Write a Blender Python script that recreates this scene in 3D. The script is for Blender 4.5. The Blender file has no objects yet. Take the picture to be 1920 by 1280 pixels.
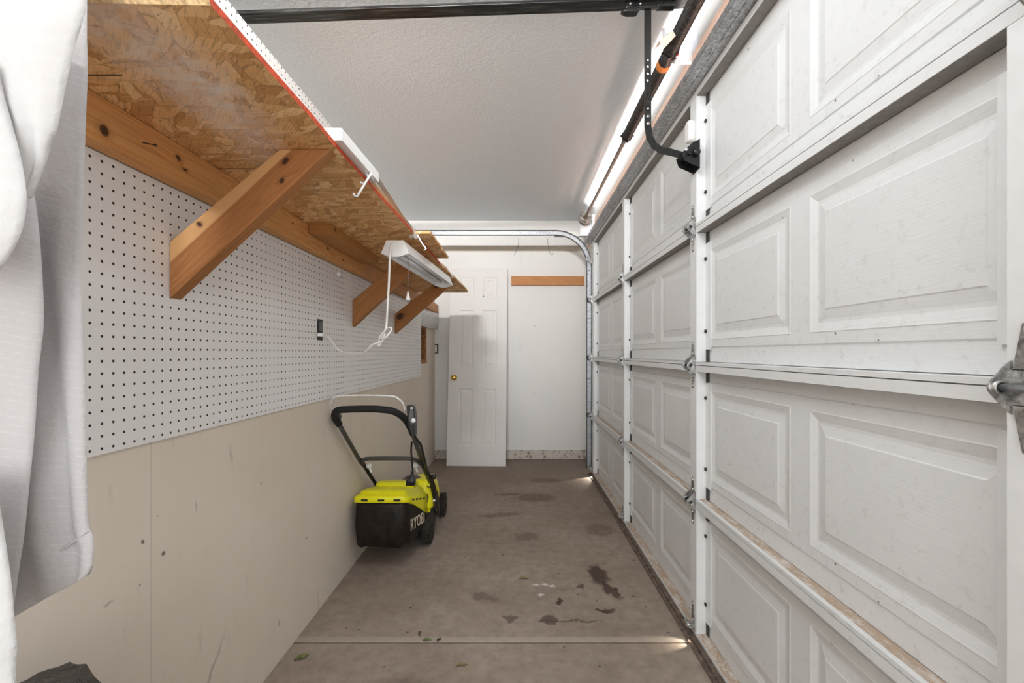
import bpy, bmesh, math, random
from mathutils import Vector, Matrix
S = 0.0254            # all numbers below are inches; S turns them into metres
F, CX, CY, EYE = 824.0, 968.0, 661.0, 43.5
sc = bpy.context.scene
COL = sc.collection
random.seed(7)

# ---------------------------------------------------------------- camera
cam_d = bpy.data.cameras.new('camera'); cam = bpy.data.objects.new('camera', cam_d); COL.objects.link(cam)
cam.location = (0, 0, EYE*S); cam.rotation_euler = (math.pi/2, 0, 0)
cam_d.sensor_width = 36; cam_d.lens = 36*F/1920
cam_d.shift_x = -(CX-960)/1920; cam_d.shift_y = (CY-640)/1920
cam_d.clip_start = 0.02; cam_d.clip_end = 50
sc.camera = cam

# ---------------------------------------------------------------- world, exposure
w = bpy.data.worlds.new('World'); sc.world = w; w.use_nodes = True
w.node_tree.nodes['Background'].inputs[0].default_value = (1.0, 0.985, 0.96, 1)
w.node_tree.nodes['Background'].inputs[1].default_value = 1.75
sc.view_settings.view_transform = 'Standard'; sc.view_settings.look = 'None'
sc.view_settings.exposure = 0.58; sc.view_settings.gamma = 1.0; sc.view_settings.use_curve_mapping = False
sc.cycles.use_denoising = True
sc.cycles.max_bounces = 10; sc.cycles.diffuse_bounces = 6

# ---------------------------------------------------------------- lights
def area(name, loc, rot, sx, sy, power, col=(1,1,1), spread=180):
    l = bpy.data.lights.new(name, 'AREA'); l.shape = 'RECTANGLE'; l.size = sx*S; l.size_y = sy*S
    l.energy = power; l.color = col; l.spread = math.radians(spread)
    o = bpy.data.objects.new(name, l); COL.objects.link(o)
    o.location = Vector(loc)*S; o.rotation_euler = [math.radians(a) for a in rot]
    return o
# ceiling fluorescent behind the camera, and a softer one over the main room
area('ceiling_lamp', (-24, -66, 94), (90, 0, 0), 16, 4, 10, (1.0, 0.99, 0.98), 48)
area('ceiling_lamp', (-110, 60, 95), (0, 0, 0), 48, 48, 24, (0.97, 0.985, 1.0))
area('aisle_fill', (-6, 42, 96.5), (20, 0, 0), 32, 38, 15, (0.94, 0.975, 1.0))  # unseen fill added to brighten the aisle
# broad unseen fill added behind the camera
area('rear_fill', (6, -118, 42), (90, 0, 0), 66, 84, 24, (0.94, 0.975, 1.0))
# daylight coming up through the gap between door top and header
area('gap_daylight', (28.2, 62, 84.3), (180, 0, 0), 0.35, 196, 24, (1.0, 0.955, 0.92), 120)
# sun through the gaps under the door
def spot(name, loc, tgt, power, ang, col=(1,0.9,0.75)):
    l = bpy.data.lights.new(name, 'SPOT'); l.energy = power; l.spot_size = math.radians(ang); l.spot_blend = 0.6
    l.shadow_soft_size = 0.004; l.color = col
    o = bpy.data.objects.new(name, l); COL.objects.link(o); o.location = Vector(loc)*S
    d = (Vector(tgt)-Vector(loc)); o.rotation_euler = d.to_track_quat('-Z', 'Y').to_euler()
spot('sun_leak', (26.9, 154.5, 1.6), (24.0, 151.0, 0), 2.0, 60)
spot('sun_leak', (27.0, 66.0, 1.2), (24.0, 65.9, 0), 0.7, 50)

# ---------------------------------------------------------------- node helpers
class N:
    def __init__(s, name, rough=0.5, metal=0.0, spec=0.5):
        s.m = bpy.data.materials.new(name); s.m.use_nodes = True; s.t = s.m.node_tree
        s.b = s.t.nodes['Principled BSDF']; s.b.inputs['Roughness'].default_value = rough
        s.b.inputs['Metallic'].default_value = metal; s.b.inputs['Specular IOR Level'].default_value = spec
        tc = s.t.nodes.new('ShaderNodeTexCoord'); s.co = s.mapv(tc.outputs['Object'], (1/S, 1/S, 1/S))
    def new(s, t, **k):
        n = s.t.nodes.new(t)
        for a, b in k.items(): setattr(n, a, b)
        return n
    def put(s, sock, v):
        if isinstance(v, bpy.types.NodeSocket): s.t.links.new(v, sock)
        elif v is not None:
            if hasattr(sock, 'default_value') and hasattr(sock.default_value, '__len__') and len(v) == 3 and len(sock.default_value) == 4: v = (*v, 1)
            sock.default_value = v
    def mapv(s, v, sca=(1,1,1), loc=(0,0,0), rot=(0,0,0)):
        n = s.new('ShaderNodeMapping'); s.put(n.inputs[0], v)
        n.inputs['Location'].default_value = loc; n.inputs['Rotation'].default_value = rot; n.inputs['Scale'].default_value = sca
        return n.outputs[0]
    def math(s, op, a, b=0.0, c=None):
        n = s.new('ShaderNodeMath', operation=op); s.put(n.inputs[0], a); s.put(n.inputs[1], b)
        if c is not None: s.put(n.inputs[2], c)
        return n.outputs[0]
    def noise(s, v, scale=1, detail=3, rough=0.5, dist=0.0, col=False):
        n = s.new('ShaderNodeTexNoise'); s.put(n.inputs['Vector'], v); n.inputs['Scale'].default_value = scale
        n.inputs['Detail'].default_value = detail; n.inputs['Roughness'].default_value = rough; n.inputs['Distortion'].default_value = dist
        return n.outputs['Color' if col else 'Fac']
    def voro(s, v, scale=1, feature='F1', rnd=1.0, out='Color'):
        n = s.new('ShaderNodeTexVoronoi', feature=feature); s.put(n.inputs['Vector'], v); n.inputs['Scale'].default_value = scale
        n.inputs['Randomness'].default_value = rnd
        return n.outputs[out]
    def ramp(s, f, stops, interp='LINEAR'):
        n = s.new('ShaderNodeValToRGB'); s.put(n.inputs[0], f); cr = n.color_ramp; cr.interpolation = interp
        while len(cr.elements) < len(stops): cr.elements.new(0.5)
        for e, (p, c) in zip(cr.elements, stops):
            e.position = p; e.color = (*c, 1) if hasattr(c, '__len__') else (c, c, c, 1)
        return n.outputs[0]
    def mix(s, f, a, b, mode='MIX'):
        n = s.new('ShaderNodeMix', data_type='RGBA', blend_type=mode)
        s.put(n.inputs[0], f); s.put(n.inputs[6], a); s.put(n.inputs[7], b)
        return n.outputs[2]
    def sep(s, v):
        n = s.new('ShaderNodeSeparateXYZ'); s.put(n.inputs[0], v); return n.outputs
    def comb(s, x, y, z):
        n = s.new('ShaderNodeCombineXYZ')
        for i, q in enumerate((x, y, z)): s.put(n.inputs[i], q)
        return n.outputs[0]
    def color(s, c): s.put(s.b.inputs['Base Color'], c); return s
    def bump(s, h, strength=0.3, dist=0.02):
        n = s.new('ShaderNodeBump'); s.put(n.inputs['Height'], h); n.inputs['Strength'].default_value = strength
        n.inputs['Distance'].default_value = dist*S; s.t.links.new(n.outputs[0], s.b.inputs['Normal']); return s
    def blob(s, cx, cy, rx, ry, ang=0, edge=0.35, axes=(0, 1), warp=None):
        """soft-edged elliptical mask with a ragged edge, in inches"""
        v = s.co if warp is None else warp
        o = s.sep(v); a = s.math('SUBTRACT', o[axes[0]], cx); b = s.math('SUBTRACT', o[axes[1]], cy)
        ca, sa = math.cos(ang), math.sin(ang)
        u = s.math('ADD', s.math('MULTIPLY', a, ca/rx), s.math('MULTIPLY', b, sa/rx))
        q = s.math('ADD', s.math('MULTIPLY', a, -sa/ry), s.math('MULTIPLY', b, ca/ry))
        d = s.math('SQRT', s.math('ADD', s.math('MULTIPLY', u, u), s.math('MULTIPLY', q, q)))
        return s.ramp(d, [(1-edge, 1.0), (1.0, 0.0)])
    def warp(s, scale, amt):
        n = s.noise(s.co, scale, 4, 0.6, col=True)
        v = s.new('ShaderNodeVectorMath', operation='MULTIPLY_ADD'); s.put(v.inputs[0], n); v.inputs[1].default_value = (amt,)*3
        a = s.new('ShaderNodeVectorMath', operation='ADD'); s.put(a.inputs[0], s.co); a.inputs[1].default_value = (-amt/2,)*3
        s.t.links.new(a.outputs[0], v.inputs[2]); return v.outputs[0]

def plain(name, c, rough=0.5, metal=0, spec=0.5, var=0.06, sc_=2.0):
    n = N(name, rough, metal, spec)
    f = n.noise(n.co, sc_, 4)
    lo = [x*(1-var*2) for x in c]; hi = [min(1, x*(1+var)) for x in c]
    n.color(n.ramp(f, [(0.3, lo), (0.7, hi)])); return n

def wood_mat(name, base, dark, knots=(), axes=(0, 2), sap=None, scale=1.0):
    """grain runs along the board's local x"""
    n = N(name, 0.62, 0, 0.3)
    v = n.co
    ring = n.noise(n.mapv(v, (0.035*scale, 0.9, 0.9)), 1.0, 2, 0.5, 0.6)
    g = n.math('FRACT', n.math('MULTIPLY', ring, 9.0))
    g = n.ramp(g, [(0.0, 0.15), (0.6, 0.55), (0.9, 1.0), (1.0, 0.15)])
    fine = n.noise(n.mapv(v, (0.25, 9, 9)), 1.0, 4, 0.6)
    f = n.math('ADD', n.math('MULTIPLY', g, 0.45), n.math('MULTIPLY', fine, 0.6))
    c = n.ramp(f, [(0.15, base), (0.85, dark)])
    big = n.noise(n.mapv(v, (0.12, 0.5, 0.5)), 1.0, 2)
    c = n.mix(n.ramp(big, [(0.42, 0.0), (0.7, 0.45)]), c, [x*0.72 for x in base])
    if sap:
        o = n.sep(v); m = n.ramp(n.math('MULTIPLY', n.math('ADD', o[2], n.math('MULTIPLY', ring, 0.6)), 0.2), [(sap[0]*.2, 0.0), (sap[0]*.2+0.03, 1.0)])
        c = n.mix(n.math('MULTIPLY', m, 0.85), c, sap[1])
    for (kx, kz, rx, rz) in knots:
        wv = n.warp(1.2, 0.5)
        halo = n.blob(kx, kz, rx*2.3, rz*1.9, 0, 0.8, axes, wv); c = n.mix(n.math('MULTIPLY', halo, 0.6), c, [x*0.6 for x in dark])
        kn = n.blob(kx, kz, rx, rz, 0, 0.35, axes, wv); c = n.mix(n.math('MULTIPLY', kn, 0.92), c, (0.045, 0.018, 0.008))
    sp = n.noise(v, 3.0, 5, 0.7); c = n.mix(n.ramp(sp, [(0.62, 0.0), (0.75, 0.25)]), c, (0.62, 0.5, 0.4))
    n.color(c); n.bump(f, 0.25, 0.03); return n.m

# ---------------------------------------------------------------- materials
def white_wall(name, c, orange=True, scuffs=0.35):
    n = N(name, 0.75, 0, 0.25)
    c0 = n.mix(n.ramp(n.noise(n.co, 0.06, 4), [(0.35, 0.0), (0.75, 0.5)]), c, [x*0.92 for x in c])
    sm = n.noise(n.mapv(n.co, (0.35, 0.35, 0.07)), 1, 5, 0.65)
    c0 = n.mix(n.ramp(sm, [(0.62, 0.0), (0.8, scuffs)]), c0, [x*0.6 for x in c])
    sp = n.voro(n.co, 0.22, 'F1', 1.0, 'Distance'); c0 = n.mix(n.ramp(sp, [(0.018, 1.0), (0.035, 0.0)]), c0, (0.12, 0.10, 0.08))
    n.color(c0)
    n.bump(n.noise(n.co, 2.2, 3), 0.5 if orange else 0.12, 0.05); return n
M = {}
M['wall'] = white_wall('painted_drywall', (0.80, 0.79, 0.77)).m
M['ceiling'] = N('textured_ceiling', 0.8, 0, 0.2)
M['ceiling'].color((0.68, 0.72, 0.755)); M['ceiling'].bump(M['ceiling'].noise(M['ceiling'].co, 1.6, 3, 0.55, 0.8), 0.9, 0.14); M['ceiling'] = M['ceiling'].m

n = N('unpainted_drywall', 0.85, 0, 0.2)   # left partition, object origin at world origin
c = n.ramp(n.noise(n.co, 0.05, 4), [(0.3, (0.685, 0.61, 0.515)), (0.7, (0.745, 0.675, 0.585))])
o3 = n.sep(n.co)
low = n.ramp(n.math('ADD', n.math('MULTIPLY', o3[2], 0.03), n.math('MULTIPLY', n.noise(n.co, 0.25, 5, 0.65), 0.9)), [(0.42, 0.5), (0.7, 0.0)])
c = n.mix(n.math('MULTIPLY', low, 0.45), c, (0.60, 0.54, 0.48))
for yy, wd in ((40.2, 0.10), (60.5, 0.06), (88.6, 0.10), (137.0, 0.10)):
    wob = n.math('ADD', n.math('ABSOLUTE', n.math('SUBTRACT', o3[1], yy)), n.math('MULTIPLY', n.noise(n.co, 0.5, 3), 0.06))
    c = n.mix(n.ramp(wob, [(wd*0.6, 0.45), (wd*1.2, 0.0)]), c, (0.42, 0.37, 0.31))
wv = n.warp(0.9, 1.2)
for (yy, zz, ry, rz, ang, st) in ((41.6, 24.5, 0.3, 0.3, 0, .9), (39.3, 26.6, .22, .3, .6, .9), (39.0, 22.9, .12, .15, 0, .8), (40.9, 28.3, .1, .1, 0, .8),
        (57.5, 26.4, .18, .2, 0, .9), (57.0, 36.0, .12, .16, 0, .9), (52.6, 36.2, .25, 1.3, .15, .45), (51.5, 31.5, .3, 1.8, .1, .25),
        (48.5, 9.0, 3.2, .35, .9, .35), (38.0, 10.5, .4, .9, .5, .5), (33.5, 11.8, 2.6, .35, .75, .4), (36.0, 23.0, .4, .25, 0, .35), (30.5, 10.0, 2.0, .25, .8, .4),
        (46.0, 27.5, .15, 1.0, .2, .3), (70.0, 14.0, .2, .25, 0, .9), (78, 20, .15, .2, 0, .9), (87.7, 12.5, .3, .3, 0, .6), (84, 25.5, .15, .2, 0, .9), (96, 24, .2, .2, 0, .8), (110, 31, .2, .2, 0, .8), (62.0, 5.5, .3, .6, 0, .5)):
    c = n.mix(n.math('MULTIPLY', n.blob(yy, zz, ry, rz, ang, 0.6, (1, 2), wv if ry > .35 or rz > .5 else None), st), c, (0.10, 0.075, 0.055))
sp = n.voro(n.co, 0.13, 'F1', 1.0, 'Distance'); c = n.mix(n.ramp(sp, [(0.010, 0.9), (0.02, 0.0)]), c, (0.10, 0.08, 0.06))
st = n.noise(n.mapv(n.co, (1, 0.5, 0.12)), 1.0, 5, 0.7); c = n.mix(n.ramp(st, [(0.62, 0.0), (0.76, 0.35)]), c, (0.36, 0.30, 0.24))
n.color(c); n.bump(n.noise(n.co, 1.0, 4), 0.12, 0.04); M['partition'] = n.m

n = N('dusty_concrete', 0.82, 0, 0.25)     # floor, origin at world origin
v = n.co
c = n.ramp(n.noise(v, 0.055, 6, 0.6), [(0.3, (0.285, 0.225, 0.18)), (0.5, (0.35, 0.283, 0.232)), (0.72, (0.41, 0.343, 0.288))])
c = n.mix(n.ramp(n.noise(v, 0.5, 8, 0.7), [(0.35, 0.35), (0.6, 0.0)]), c, (0.13, 0.10, 0.08))
c = n.mix(n.ramp(n.noise(n.mapv(v, (0.12, 0.7, 1)), 1.0, 6, 0.65), [(0.58, 0.0), (0.78, 0.35)]), c, (0.14, 0.105, 0.085))
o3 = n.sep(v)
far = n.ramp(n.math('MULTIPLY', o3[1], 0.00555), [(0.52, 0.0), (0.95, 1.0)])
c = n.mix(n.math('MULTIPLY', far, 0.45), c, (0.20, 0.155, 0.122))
wv = n.warp(0.6, 3.4)
for (x, y, rx, ry, ang, st) in ((16.0, 86, 1.9, 4.2, .0, .72), (17.3, 80.5, 1.3, 3.0, .4, .72), (5.5, 71.5, 1.6, 1.2, 0, .6), (9.0, 71.3, 5.0, .35, 0, .5), (15.0, 74.2, 1.5, .5, 0, .75),
        (7.5, 77, .55, 1.1, 0, .8), (12.0, 82, .7, .8, 0, .6), (-6.0, 78.5, 3.0, 1.2, -.5, .35), (-1.0, 72.0, 1.0, .8, 0, .5), (20.3, 108, 3.5, 4.0, 0, .3), (6, 132, 6, 4, 0, .35),
        (-15, 68, .4, .5, 0, .7), (2.4, 104, 3, 2.4, 0, .3), (10, 150, 6, 3, 0, .3), (-15, 55, 4, 5, 0, .3), (-4, 118, 6, 1.6, .2, .35), (-3, 135, 5, 1.0, .1, .4)):
    c = n.mix(n.math('MULTIPLY', n.blob(x, y, rx*1.15, ry*1.15, ang, 0.35, (0, 1), wv), min(.9, st*1.15)), c, (0.055, 0.034, 0.024))
sp = n.voro(v, 0.30, 'F1', 1.0, 'Distance'); c = n.mix(n.ramp(sp, [(0.05, 0.85), (0.085, 0.0)]), c, (0.085, 0.06, 0.045))
sp = n.voro(n.mapv(v, (1, 1, 1), (31, 7, 0)), 0.17, 'F1', 1.0, 'Distance'); c = n.mix(n.ramp(sp, [(0.016, 0.8), (0.03, 0.0)]), c, (0.75, 0.72, 0.68))
for (x, y) in ((5.4, 82.6), (6.6, 82.0), (4.4, 79.0), (3.8, 82.4)):
    c = n.mix(n.math('MULTIPLY', n.blob(x, y, .8, .55, 0, 0.6, (0, 1), n.warp(1.5, 1.6)), .75), c, (0.8, 0.79, 0.77))
jt = n.math('ADD', n.math('ABSOLUTE', n.math('SUBTRACT', o3[1], 66.75)), n.math('MULTIPLY', n.noise(v, 0.6, 4), 0.5))
c = n.mix(n.ramp(jt, [(0.55, 0.75), (1.0, 0.0)]), c, (0.43, 0.37, 0.31))
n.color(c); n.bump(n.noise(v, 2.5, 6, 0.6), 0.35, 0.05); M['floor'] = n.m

n = N('stem_wall_concrete', 0.85)
c = n.mix(n.ramp(n.noise(n.co, 0.9, 6, 0.7), [(0.5, 0.0), (0.62, 0.9)]), (0.62, 0.57, 0.51), (0.17, 0.12, 0.09)); n.color(c); n.bump(n.noise(n.co, 1.5, 5), 0.7, 0.15); M['curb'] = n.m

def door_paint(name, dirt=0.0):
    n = N(name, 0.42, 0, 0.45)
    base = (0.78, 0.795, 0.80)
    g = n.noise(n.mapv(n.co, (1, 0.35, 5.5)), 1.0, 3, 0.55, 0.6)
    c = n.mix(n.ramp(n.noise(n.co, 0.12, 4), [(0.4, 0.0), (0.8, 0.4)]), base, (0.71, 0.725, 0.73))
    o = n.sep(n.co)
    lowm = n.ramp(n.math('MULTIPLY', o[2], 0.02), [(0.0, 1.0), (0.75, 0.0)])
    d = n.ramp(n.noise(n.co, 0.9, 6, 0.75), [(0.55, 0.0), (0.72, 1.0)])
    c = n.mix(n.math('MULTIPLY', n.math('MULTIPLY', lowm, d), 0.40), c, (0.33, 0.31, 0.29))
    sp = n.voro(n.co, 0.30, 'F1', 1.0, 'Distance')
    c = n.mix(n.math('MULTIPLY', n.ramp(sp, [(0.022, 1.0), (0.04, 0.0)]), n.math('ADD', lowm, 0.12)), c, (0.10, 0.09, 0.08))
    n.color(c); n.bump(g, 0.35, 0.045); return n
M['door_paint'] = door_paint('garage_door_white_woodgrain').m
n = door_paint('garage_door_lip'); M['lip'] = n.m
n = N('dusty_ledge', 0.85)                  # dirt lying on the lower door ledges
c = n.mix(n.ramp(n.noise(n.mapv(n.co, (1, 0.6, 1)), 1.0, 6, 0.75), [(0.38, 0.0), (0.54, 1.0)]), (0.68, 0.63, 0.58), (0.46, 0.35, 0.26)); n.color(c); M['ledge_dirt'] = n.m
M['stile'] = plain('stile_white_paint', (0.80, 0.815, 0.82), 0.4, var=0.02, sc_=0.5).m
M['recess_shade'] = plain('painted_recess_shade', (0.05, 0.048, 0.045), 0.8).m  # shade inside hollows, put into the colour
M['bolt'] = plain('dark_bolt', (0.03, 0.03, 0.03), 0.5).m
M['lip_shade'] = plain('painted_lip_shade', (0.27, 0.25, 0.23), 0.6, 0.2, var=0.1).m  # shade below the section lips, put into the colour
M['seal'] = plain('brown_bottom_seal', (0.17, 0.125, 0.095), 0.9, var=0.3, sc_=1.2).m

def galv(name, lo, hi, rough=0.38):
    n = N(name, rough, 0.85)
    f = n.voro(n.co, 0.9, 'F1', 1.0, 'Color'); f2 = n.noise(n.co, 2.0, 5, 0.65, 0.8)
    c = n.mix(0.8, n.ramp(f, [(0.2, lo), (0.9, hi)]), n.ramp(f2, [(0.35, lo), (0.65, hi)])); n.color(c); return n.m
M['galv'] = galv('galvanised_steel', (0.30, 0.31, 0.32), (0.62, 0.63, 0.65))
M['galv_lite'] = galv('bright_galvanised_steel', (0.55, 0.56, 0.58), (0.82, 0.83, 0.85), 0.4)
M['galv_dark'] = galv('mottled_galvanised_strut', (0.20, 0.20, 0.205), (0.66, 0.665, 0.67), 0.45)
M['hinge'] = galv('hinge_steel', (0.22, 0.22, 0.22), (0.72, 0.72, 0.71), 0.35)
M['black_steel'] = plain('black_painted_steel', (0.018, 0.018, 0.018), 0.35, 0.3, var=0.3).m
n = N('oiled_spring_steel', 0.5, 0.3); n.color(n.ramp(n.noise(n.co, 1, 4), [(0.3, (0.025, 0.024, 0.023)), (0.7, (0.055, 0.05, 0.046))])); M['spring'] = n.m
M['orange'] = plain('orange_paint_mark', (0.75, 0.25, 0.05), 0.6).m
M['red'] = plain('red_painted_cone', (0.7, 0.05, 0.03), 0.5).m
M['tag'] = plain('beige_paper_tag', (0.72, 0.64, 0.54), 0.8).m
n = N('header_plywood', 0.7); c = n.ramp(n.noise(n.mapv(n.co, (1, 0.1, 1)), 1.0, 5), [(0.3, (0.56, 0.37, 0.28)), (0.7, (0.64, 0.46, 0.36))]); n.color(c); M['header'] = n.m

n = N('osb', 0.7, 0, 0.3)                   # strand board
warped = n.warp(0.22, 0.9)
def strand(rot, sx, sy, sc_):
    vv = n.mapv(n.mapv(warped, (1,1,1), (rot*7, rot*3, 0), (0, 0, rot)), (sx, sy, 1))
    return n.voro(vv, sc_, 'F1', 1.0, 'Color'), n.voro(vv, sc_, 'DISTANCE_TO_EDGE', 1.0, 'Distance')
a1, e1 = strand(0.75, 0.22, 0.95, 1.0); a2, e2 = strand(1.35, 0.25, 1.1, 1.0); a3, e3 = strand(0.15, 0.25, 1.3, 1.0)
stops = [(0.15, (0.58, 0.29, 0.105)), (0.4, (0.71, 0.39, 0.16)), (0.6, (0.80, 0.47, 0.205)), (0.9, (0.92, 0.62, 0.32))]
def layer(a_, e_): return n.mix(n.ramp(e_, [(0.0, 0.55), (0.035, 0.0)]), n.ramp(a_, stops), (0.22, 0.10, 0.035))
c1, c2, c3 = layer(a1, e1), layer(a2, e2), layer(a3, e3)
m1 = n.ramp(n.voro(n.mapv(warped, (0.25, 0.8, 1), (0,0,0), (0,0,1.0)), 0.7, 'F1', 1.0, 'Color'), [(0.5, 0.0), (0.51, 1.0)])
m2 = n.ramp(n.voro(n.mapv(warped, (0.3, 0.9, 1), (5,4,2), (0,0,0.3)), 0.6, 'F1', 1.0, 'Color'), [(0.6, 0.0), (0.61, 1.0)])
c = n.mix(m1, c1, c2); c = n.mix(m2, c, c3)
grain = n.noise(n.mapv(n.mapv(warped, (1,1,1), (0,0,0), (0,0,0.8)), (0.5, 6, 1)), 1.0, 5, 0.7)
c = n.mix(n.ramp(grain, [(0.38, 0.45), (0.50, 0.0)]), c, (0.33, 0.17, 0.06))
chips = n.noise(n.mapv(n.mapv(warped, (1,1,1), (0,0,0), (0,0,0.8)), (0.5, 2.4, 1)), 1.5, 6, 0.8); c = n.mix(n.ramp(chips, [(0.365, 0.85), (0.40, 0.0)]), c, (0.13, 0.055, 0.018))
dust = n.blob(-23.5, 32, 4.0, 22, 0.05, 0.95, (0, 1), n.warp(0.25, 6)); c = n.mix(n.math('MULTIPLY', n.math('MULTIPLY', dust, n.ramp(n.noise(n.co, 0.6, 5, 0.7), [(0.3, 0.0), (0.6, 1.0)])), 0.9), c, (0.84, 0.74, 0.67))
for yy in (30.9, 46.6, 62.8, 71.0):
    o = n.sep(n.co); cr = n.math('ADD', n.math('ABSOLUTE', n.math('SUBTRACT', o[1], yy)), n.math('MULTIPLY', n.ramp(n.math('ADD', o[0], 27.8), [(0.0, 0.0), (1.0, 1.0)]), 1.0))
    c = n.mix(n.ramp(cr, [(0.06, 0.9), (0.14, 0.0)]), c, (0.05, 0.025, 0.012))
n.color(c); n.bump(n.math('ADD', chips, grain), 0.35, 0.04); M['osb'] = n.m
M['osb_edge'] = plain('osb_cut_edge', (0.72, 0.50, 0.26), 0.7, var=0.25, sc_=4).m
M['red_edge'] = plain('red_painted_edge', (0.58, 0.065, 0.015), 0.75, var=0.25, sc_=3).m

WB, WD = (0.80, 0.43, 0.165), (0.52, 0.22, 0.065)
def pegmat(name):
    n = N(name, 0.35, 0, 0.5)
    o = n.sep(n.co)
    fr = lambda s_: n.math('SUBTRACT', n.math('FRACT', n.math('ADD', s_, 0.5)), 0.5)
    a, b = fr(o[1]), fr(o[2])
    d = n.math('SQRT', n.math('ADD', n.math('MULTIPLY', a, a), n.math('MULTIPLY', b, b)))
    base = n.mix(n.ramp(n.noise(n.co, 0.08, 3), [(0.4, 0.0), (0.7, 0.4)]), (0.83, 0.825, 0.815), (0.78, 0.77, 0.765))
    c = n.mix(n.ramp(d, [(0.105, 1.0), (0.125, 0.0)]), base, (0.02, 0.016, 0.013)); n.color(c)
    n.put(n.b.inputs['Roughness'], n.ramp(d, [(0.1, 0.9), (0.125, 0.35)])); return n.m
M['peg'] = pegmat('white_perforated_hardboard')
M['peg_edge'] = plain('hardboard_edge', (0.35, 0.24, 0.16), 0.8).m
M['white_metal'] = plain('white_enamel', (0.84, 0.84, 0.83), 0.3, var=0.01).m
M['tube'] = plain('fluorescent_glass', (0.80, 0.81, 0.84), 0.2, var=0.01).m
M['white_plastic'] = plain('white_plastic', (0.86, 0.85, 0.83), 0.35, var=0.01).m
M['clear_plastic'] = plain('frosted_plastic_hook', (0.80, 0.80, 0.80), 0.2, var=0.01).m
M['black_hole'] = plain('black_outlet_box', (0.012, 0.012, 0.013), 0.5).m
M['white_door'] = white_wall('white_door_paint', (0.79, 0.77, 0.755), False, 0.12).m
M['brass'] = plain('polished_brass', (0.75, 0.52, 0.12), 0.25, 0.9).m
M['bare_strip'] = plain('bare_drywall_strip', (0.50, 0.44, 0.36), 0.85).m
M['brown_stud'] = plain('dark_stud_wood', (0.34, 0.15, 0.05), 0.7, var=0.3).m

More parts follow.
